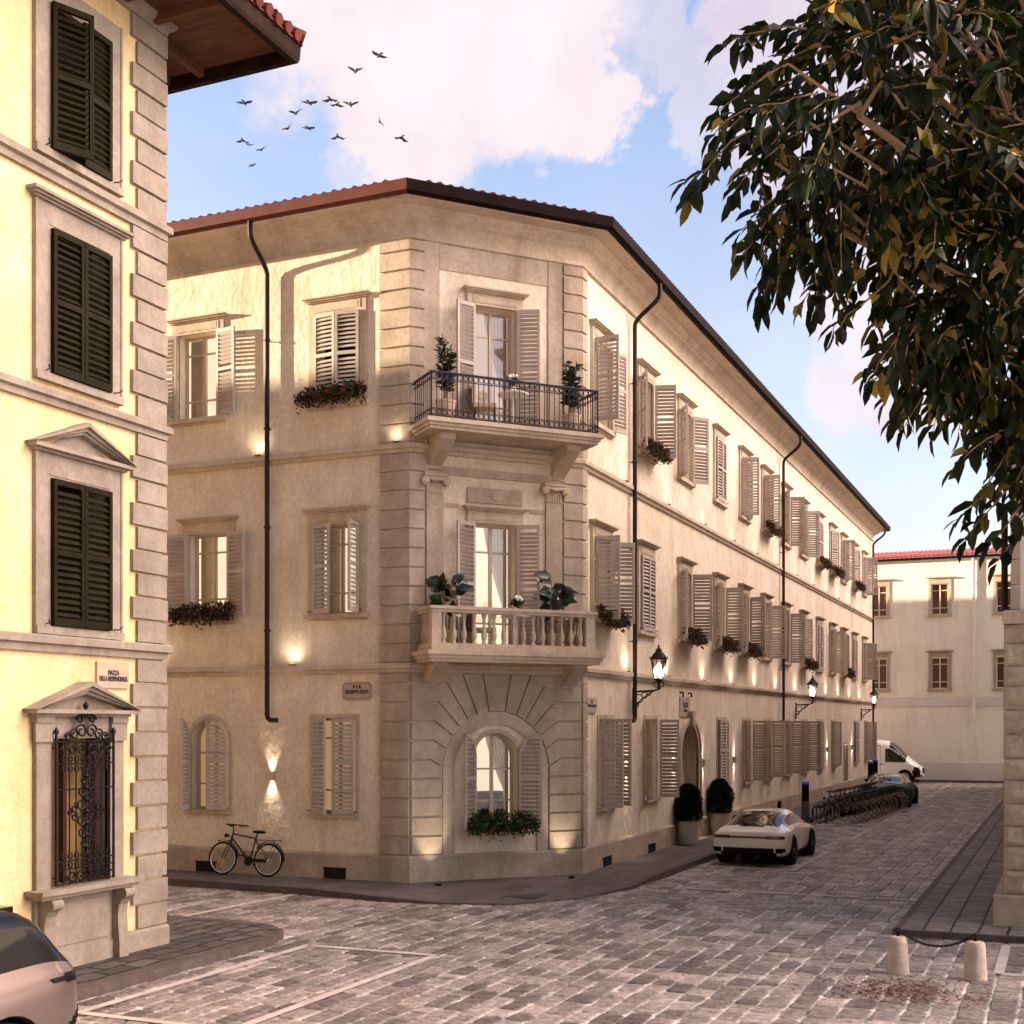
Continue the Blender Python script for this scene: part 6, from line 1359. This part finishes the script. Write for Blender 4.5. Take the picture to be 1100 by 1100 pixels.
# ================================================================== BICYCLES (side view, front wheel towards -x, wheels on z=0)
def bike_meshes(tyrem, framem, rimm):
    r = .34; d = {}
    w = MB(); w.torus((0, 0, 0), r - .018, .018, (0, 1, 0), 36, 8); d['tyre'] = w.mesh('wheel', M[tyrem], 60)
    w = MB(); w.torus((0, 0, 0), r - .045, .010, (0, 1, 0), 36, 6); w.lathe([(.02, -.05), (.03, -.03), (.02, 0), (.03, .03), (.02, .05)], n=10, axis='y')
    for i in range(28): a = 2 * PI * i / 28; b = a + (.35 if i % 2 else -.35); w.tube([(.025 * math.cos(b), .028 * (1 if i % 4 < 2 else -1), .025 * math.sin(b)), ((r - .05) * math.cos(a), 0, (r - .05) * math.sin(a))], .0014, 3)
    d['rim'] = w.mesh('rim', M[rimm], 60)
    m = MB(); FW, RW = (-.545, 0, r), (.545, 0, r); bb = (.10, 0, .30); hd = (-.335, 0, .86); hl = (-.36, 0, .76); st = (.22, 0, .76)
    m.tube([hd, (-.375, 0, .70)], .020, 8); m.tube([hl, bb], .019, 8); m.tube([(-.34, 0, .84), st], .016, 8); m.tube([bb, (.24, 0, .84)], .016, 8)
    for q in (-1, 1): m.tube([(bb[0], q * .03, bb[2]), (RW[0], q * .055, r)], .010, 6); m.tube([(st[0], q * .02, st[2] - .03), (RW[0], q * .055, r)], .009, 6); m.tube([(-.378, q * .045, .70), (-.42, q * .05, .60), (FW[0], q * .055, r)], .012, 6)
    m.tube([(-.378, -.045, .70), (-.378, .045, .70)], .016, 6); d['frame'] = m.mesh('frame', M[framem], 50)
    m = MB(); m.tube([(-.335, 0, .84), (-.325, 0, .95), (-.35, 0, .99)], .014, 8)
    for q in (-1, 1): m.tube([(-.35, 0, .99), (-.40, q * .07, 1.01), (-.37, q * .20, 1.03), (-.22, q * .27, 1.02), (-.12, q * .28, 1.01)], .012, 8); m.tube([(-.22, q * .27, 1.02), (-.11, q * .28, 1.01)], .019, 8); m.tube([(-.35, q * .2, 1.01), (-.22, q * .26, .98)], .006, 5)
    d['handlebar'] = m.mesh('handlebar', M['iron'], 50)
    m = MB(); m.lathe([(0, -.14), (.05, -.13), (.085, -.06), (.09, .02), (.10, .09), (.06, .13), (0, .135)], (.28, 0, 0), 12, axis='x'); 
    m.v = [(x, y, .895 + z * .38) for x, y, z in m.v]; m.tube([(.24, 0, .84), (.255, 0, .88)], .014, 6); d['saddle'] = m.mesh('saddle', M['iron'], 60)
    m = MB(); m.lathe([(.095, -.006), (.10, 0), (.095, .006)], (bb[0], -.045, bb[2]), 20, axis='y')
    m.box(.08, .52, -.06, -.035, .285, .36)
    for q in (-1, 1): m.tube([(bb[0], q * .05, bb[2]), (bb[0] + q * .12, q * .065, bb[2] - q * .11)], .010, 6); a, b = sorted((q * .07, q * .16)); m.box(bb[0] + q * .12 - .035, bb[0] + q * .12 + .035, a, b, bb[2] - q * .11 - .012, bb[2] - q * .11 + .012)
    d['crankset'] = m.mesh('crankset', M['iron'], 50)
    for nm, c, a0, a1 in (('front_mudguard', FW, .02 * PI, .62 * PI), ('rear_mudguard', RW, -.02 * PI, .80 * PI)):
        m = MB()
        n = 18; A = [(c[0] + (r + .022) * math.cos(a0 + (a1 - a0) * i / n), 0, r + (r + .022) * math.sin(a0 + (a1 - a0) * i / n)) for i in range(n + 1)]
        for i in range(n): a, b = A[i], A[i + 1]; m.add([(a[0], -.03, a[2]), (b[0], -.03, b[2]), (b[0], .03, b[2]), (a[0], .03, a[2]), (a[0], -.024, a[2] + .012), (b[0], -.024, b[2] + .012), (b[0], .024, b[2] + .012), (a[0], .024, a[2] + .012)], [(0, 1, 2, 3), (4, 5, 6, 7), (0, 1, 5, 4), (2, 3, 7, 6)])
        d[nm] = m.mesh('mudguard', M['iron'], 60)
    m = MB()
    for q in (-.05, 0, .05): m.tube([(.27, q, .735), (.80, q, .735)], .007, 5)
    m.tube([(.80, -.06, .735), (.80, .06, .735)], .007, 5)
    for q in (-1, 1): m.tube([(.72, q * .06, .735), (.545, q * .06, .36)], .006, 5)
    d['luggage_rack'] = m.mesh('luggage_rack', M['iron'], 50)
    m = MB(); m.lathe([(.03, -.03), (.045, .0), (.03, .05), (0, .06)], (-.50, 0, .80), 12, axis='x'); m.tube([(-.47, 0, .80), (-.36, 0, .78)], .008, 5); d['lamp'] = m.mesh('lamp', M['iron'], 60)
    m = MB(); m.box(.80, .815, -.025, .025, .715, .75); d['reflector'] = m.mesh('reflector', M['redlight'])
    return d
def bike(label, loc, rz, d, group=None, lean=0.):
    t = thing('bicycle', label, 'bicycle', loc, rz, group); t.rotation_euler = (lean, 0, rz)
    for x in (-.545, .545): w = link('wheel', d['tyre'], t, (x, 0, .34)); link('rim', d['rim'], w)
    for n in ('frame', 'handlebar', 'saddle', 'crankset', 'front_mudguard', 'rear_mudguard', 'lamp') + (() if group else ('luggage_rack', 'reflector')): link(n.split('_')[-1] if 'guard' in n else n, d[n], t)
    return t
M['frame_dark'] = mat('dark_red_frame', (.03, .012, .012), .35, metal=.3); M['frame_green'] = mat('dark_green_frame', (.008, .03, .018), .35, metal=.3); M['frame_red'] = mat('dark_wine_frame', (.05, .012, .015), .35, metal=.3)
bike('black city bicycle leaning against the wall under the small wall lamp', (-15.28, 21.62, .13), 0.02, bike_meshes('tyre', 'frame_dark', 'steel'), None, R(-7))
BG = bike_meshes('tan', 'frame_green', 'rim'); BR = bike_meshes('tan', 'frame_red', 'rim')
bo = ['standing right by the dark post', 'second from the dark post', 'third from the dark post', 'fourth from the dark post', 'fifth from the dark post', 'sixth from the dark post', 'seventh from the dark post', 'eighth from the dark post', 'ninth from the dark post', 'tenth from the dark post', 'next to the green coupe']
for i in range(11):
    bike('%s bicycle with tan tyres in the parked row, %s' % ('dark green' if i % 2 == 0 else 'wine red', bo[i]), (-6.72 + .045 * i + rnd.uniform(-.04, .04), 42.2 + i * .74, 0), R(rnd.uniform(-5, 5)), BG if i % 2 == 0 else BR, 'bicycles parked side by side', R(rnd.uniform(-2, 4)))
rk = MB()
for i in range(12): y = 41.85 + i * .74; rk.tube([(-7.55, y, 0), (-7.55, y, .45), (-7.50, y, .52), (-7.15, y, .52), (-7.10, y, .45), (-7.10, y, 0)], .022, 6)
rk.tube([(-7.33, 41.85, .02), (-7.33, 50.1, .02)], .03, 6)
tag(part('bicycle_rack', rk, M['iron'], None, (0, 0, 0)), 'low iron rack of hoops holding the parked bicycle row', 'bicycle rack')
# ================================================================== STREET FURNITURE
def post(loc, label):
    t = thing('station_post', label, 'post', loc, 0, 'dark posts with a blue cap')
    m = MB(); m.lathe([(.13, 0), (.13, .70), (.12, .71)], n=20); link('base', m.mesh('base', M['greypost'], 40), t)
    m = MB(); m.lathe([(.12, .71), (.12, 1.27)], n=20); m.box(-.05, .05, -.125, -.115, .95, 1.15); link('body', m.mesh('body', M['blackmatt'], 40), t)
    m = MB(); m.lathe([(.125, 1.27), (.125, 1.33), (.11, 1.35)], n=20); link('cap', m.mesh('cap', M['bluecap'], 40), t)
post((-7.72, 41.55, 0), 'dark post with a blue cap at the head of the bicycle row'); post((-8.35, 61.0, .13), 'dark blue-capped post beyond the green coupe, the nearer of two'); post((-8.55, 64.2, .13), 'dark blue-capped post beyond the green coupe, the farther of two')
m = MB(); m.lathe([(.06, 0), (.06, .62), (.05, .66)], n=12); tag(part('low_bollard', m, M['blackmatt'], None, (-8.3, 40.3, .13), 0, 40), 'short black bollard on the pavement behind the champagne coupe', 'bollard')
def stone_bollard(loc, label, rz):
    t = thing('stone_bollard', label, 'bollard', loc, rz, 'stone bollards with a chain')
    m = MB(); rr = [(.145, 0), (.142, .08), (.13, .25), (.118, .40), (.112, .45), (.098, .475), (.05, .482)]; m.lathe(rr, n=22)
    m.v = [(x * (1 + .025 * math.sin(z * 31 + x * 20)), y * (1 + .03 * math.sin(z * 23 + y * 17)), z) for x, y, z in m.v]; link('shaft', m.mesh('shaft', M['bollard'], 45), t)
    m = MB(); m.lathe([(.022, .48), (.022, .53)], n=10); m.torus((0, 0, .555), .03, .010, (0, 1, 0), 14, 6); link('ring', m.mesh('ring', M['iron'], 50), t)
B1, B2 = Vector((-1.99, 17.05, 0)), Vector((-1.05, 17.03, 0))
stone_bollard(B1, 'stone bollard nearer the street middle, holding one end of the black chain', .3); stone_bollard(B2, 'stone bollard nearer the stone house, holding the other end of the black chain', 1.7)
m = MB(); n = 34
for i in range(n):
    t = (i + .5) / n; x = B1.x + .02 + (B2.x - B1.x - .04) * t; z = .555 - .17 * (1 - (2 * t - 1) ** 2); sl = .17 * 4 * (2 * t - 1) / .94
    d = Vector((1, 0, sl)).normalized(); ax = Vector((0, 1, 0)) if i % 2 else d.cross(Vector((0, 1, 0))); c = Vector((x, 17.04, z)); q = ax.cross(d)
    m.tube([c + d * (.026 * math.cos(2 * PI * k / 12)) + q * (.014 * math.sin(2 * PI * k / 12)) for k in range(12)], .0055, 5, closed=True)
tag(part('chain', m, M['iron'], None, (0, 0, 0), 0, 60), 'black iron chain sagging between the two stone bollards', 'chain')
m = MB()
for i in range(620):
    x, y = rnd.gauss(-1.85, .42), rnd.gauss(15.9, .38); a = rnd.uniform(0, 2 * PI); m.leaf((x, y, .008 + rnd.random() * .008), (math.cos(a), math.sin(a), rnd.uniform(0, .3)), (0, 0, 1), rnd.uniform(.03, .06), .03, droop=.1)
tag(part('fallen_petals', m, M['petal']), kind='stuff')
# ================================================================== TREE overhanging the view
def cw(f, l, z):      # point f metres ahead, l metres to the side
    return Vector((-math.sin(YAW) * f + math.cos(YAW) * l, math.cos(YAW) * f + math.sin(YAW) * l, z))
tree = thing('street_tree', 'leafy tree with glossy dark leaves overhanging the street from beside the stone house', 'tree', cw(6.8, 4.6, 0))
wood = MB(); lv = MB()
root = cw(6.8, 4.6, 0); fork = cw(6.7, 4.3, 3.9)
wood.tube([root, cw(6.8, 4.55, 1.5), cw(6.75, 4.4, 2.9), fork], [.24, .19, .17, .16], 12)
crown = [(6.2, 2.05, 6.25, .92, 105), (5.9, 1.60, 6.0, .52, 46), (6.6, 2.7, 6.7, 1.1, 120), (6.1, 2.6, 5.55, .82, 105), (6.4, 3.4, 5.9, 1.0, 60), (6.0, 1.92, 5.40, .32, 20), (6.4, 2.75, 5.25, .5, 30), (6.3, 2.95, 4.6, .3, 14), (6.2, 2.62, 4.55, .26, 12), (6.1, 2.2, 5.0, .26, 10), (6.05, 2.36, 5.1, .44, 28), (6.3, 2.85, 4.85, .40, 24), (6.2, 2.50, 4.55, .2, 7),
         (6.5, 3.3, 5.1, .6, 26), (6.8, 2.35, 7.1, .85, 74), (6.5, 2.9, 7.6, 1.1, 60), (7.6, 4.6, 7.2, 1.5, 70), (7.2, 3.5, 8.2, 1.2, 40), (6.7, 4.6, 5.6, 1.1, 40), (6.3, 1.38, 5.75, .24, 9)]
def twig(base, d, ln, nl):
    pts = [base]; dd = d.copy()
    for k in range(4): dd = (dd + Vector((rnd.gauss(0, .16), rnd.gauss(0, .16), -.16 + rnd.gauss(0, .1)))).normalized(); pts.append(pts[-1] + dd * ln / 4)
    wood.tube(pts, [.0065, .005, .0042, .0034, .002], 4)
    for k in range(nl):
        q = (k + .6) / nl * 4; i = min(int(q), 3); p = pts[i].lerp(pts[i + 1], q - i); t = (pts[i + 1] - pts[i]).normalized(); s_ = t.orthogonal().normalized(); s_ = Matrix.Rotation(k * 2.4 + rnd.uniform(-.5, .5), 3, t) @ s_
        ld = (t * .8 + s_ * .9 + Vector((0, 0, -.45))).normalized(); lv.leaf(p, ld, (rnd.gauss(0, .5), rnd.gauss(0, .5), 1), rnd.choice((.085, .105, .12, .14)) * rnd.uniform(.85, 1.15), rnd.uniform(.05, .074), fold=rnd.uniform(.05, .3), droop=.25)
    lv.leaf(pts[-1], (dd + Vector((0, 0, -.3))), (rnd.gauss(0, .4), rnd.gauss(0, .4), 1), .125, .052, fold=.16, droop=.2)
for f, l, z, r, n in crown:
    c = cw(f, l, z); mid = fork.lerp(c, .5) + Vector((0, 0, .12)); limb = [fork, fork.lerp(mid, .5) + Vector((rnd.gauss(0, .05), rnd.gauss(0, .05), .08)), mid, mid.lerp(c, .6) + Vector((rnd.gauss(0, .06), rnd.gauss(0, .06), .06)), c]
    wood.tube(limb, [.055, .045, .034, .024, .013], 7)
    for k in range(n):
        v = Vector((rnd.gauss(0, 1), rnd.gauss(0, 1), rnd.gauss(0, 1))).normalized(); p = c + v * r * rnd.uniform(.25, 1.0) ** .6
        if k % 5 == 0:
            s_ = limb[rnd.choice((2, 3, 4))]; md = s_.lerp(p, .5) + Vector((rnd.gauss(0, .05), rnd.gauss(0, .05), .05)); wood.tube([s_, md, p], [.014, .010, .006], 5)
        d = (v * .7 + Vector((rnd.gauss(0, .4), rnd.gauss(0, .4), -.25))).normalized(); twig(p, d, rnd.uniform(.28, .48), rnd.randint(9, 14))
wpart('trunk', wood, M['bark'], tree, 60); wpart('crown', lv, M['treeleaf'], tree)
# ================================================================== BIRDS
def bird(u, v, dist, span, bank, dihed, yaw, label):
    p = Vector((0, 0, CAMZ)) + cam_dir(u, v) * dist; t = thing('flying_bird', label, 'bird', p, yaw, 'flock of birds'); t.rotation_euler = (0, bank, yaw)
    m = MB(); m.lathe([(0, -.30), (.05, -.22), (.075, -.05), (.06, .10), (.04, .17), (.0, .26)], (0, 0, 0), 8, axis='y'); h = span / 2
    for q in (-1, 1):
        a, b = math.sin(dihed), math.sin(dihed * .2)
        T_ = [(q * .04, .10, .02), (q * h * .45, .16, h * .45 * a), (q * h * .75, .08, h * .45 * a + h * .30 * b), (q * h, -.12, h * .45 * a + h * .55 * b), (q * h * .7, -.10, h * .45 * a + h * .25 * b), (q * h * .4, -.12, h * .40 * a), (q * .05, -.12, .02)]
        m.add(T_ + [(x, y, z - .012) for x, y, z in T_], [tuple(range(7)), tuple(range(7, 14))[::-1]] + [(i, (i + 1) % 7, 7 + (i + 1) % 7, 7 + i) for i in range(7)])
    m.add([(-.03, -.25, 0), (.03, -.25, 0), (.09, -.42, 0), (-.09, -.42, 0), (-.03, -.25, -.01), (.03, -.25, -.01), (.09, -.42, -.01), (-.09, -.42, -.01)], [(0, 1, 2, 3), (4, 5, 6, 7), (1, 2, 6, 5), (2, 3, 7, 6), (3, 0, 4, 7)])
    link('body', m.mesh('body', M['bird'], 40), t)
BL = [((407, 60), 80, 'highest bird of the flock, gliding with straight wings against the cloud'), ((382, 77), 85, 'second-highest bird, wings raised in a V against the cloud'), ((263, 111), 80, 'bird gliding alone on the blue nearest the yellow house eaves'), ((333, 111), 78, 'wide-winged bird gliding at the cloud edge, west of the close pair'),
      ((355, 107), 85, 'upper bird of the close pair in the middle of the flock'), ((362, 112.5), 95, 'lower bird of the close pair in the middle of the flock'), ((377, 113), 85, 'bird with raised wings just east of the close pair'), ((318, 122), 92, 'bird with raised wings below the cloud edge, on the blue'),
      ((309, 138), 92, 'bird banking steeply, with the level bird beside it'), ((332, 138), 90, 'bird gliding level beside the steeply banking one'), ((363, 147), 92, 'bird with drooped wings below the cloud bulge'), ((408, 131), 110, 'small bird edge-on against the bright cloud'), ((431, 148), 90, 'bird with drooped wings farthest east, near the corner building roof'),
      ((261, 151), 100, 'bird with arched wings low over the yellow house side'), ((268, 156), 170, 'tiny bird just below the arched-wing bird'), ((281, 161), 110, 'bird banking low on the blue, above the lowest speck'), ((271, 178), 150, 'lowest speck-like bird of the flock')]
for i, ((u, v), ds, l) in enumerate(BL):
    bird(u, v, ds, 1.0, (.12, -.1, 0, .1, .05, -.08, 0, -.35, -.7, .15, 0, 1.1, .1, .1, 0, -.5, -.2)[i], (.25, .9, .3, .3, -.3, -.3, .7, .8, .5, .2, -.5, .6, -.5, -.5, .4, .4, .3)[i], YAW + .2 + rnd.gauss(0, .25), l)
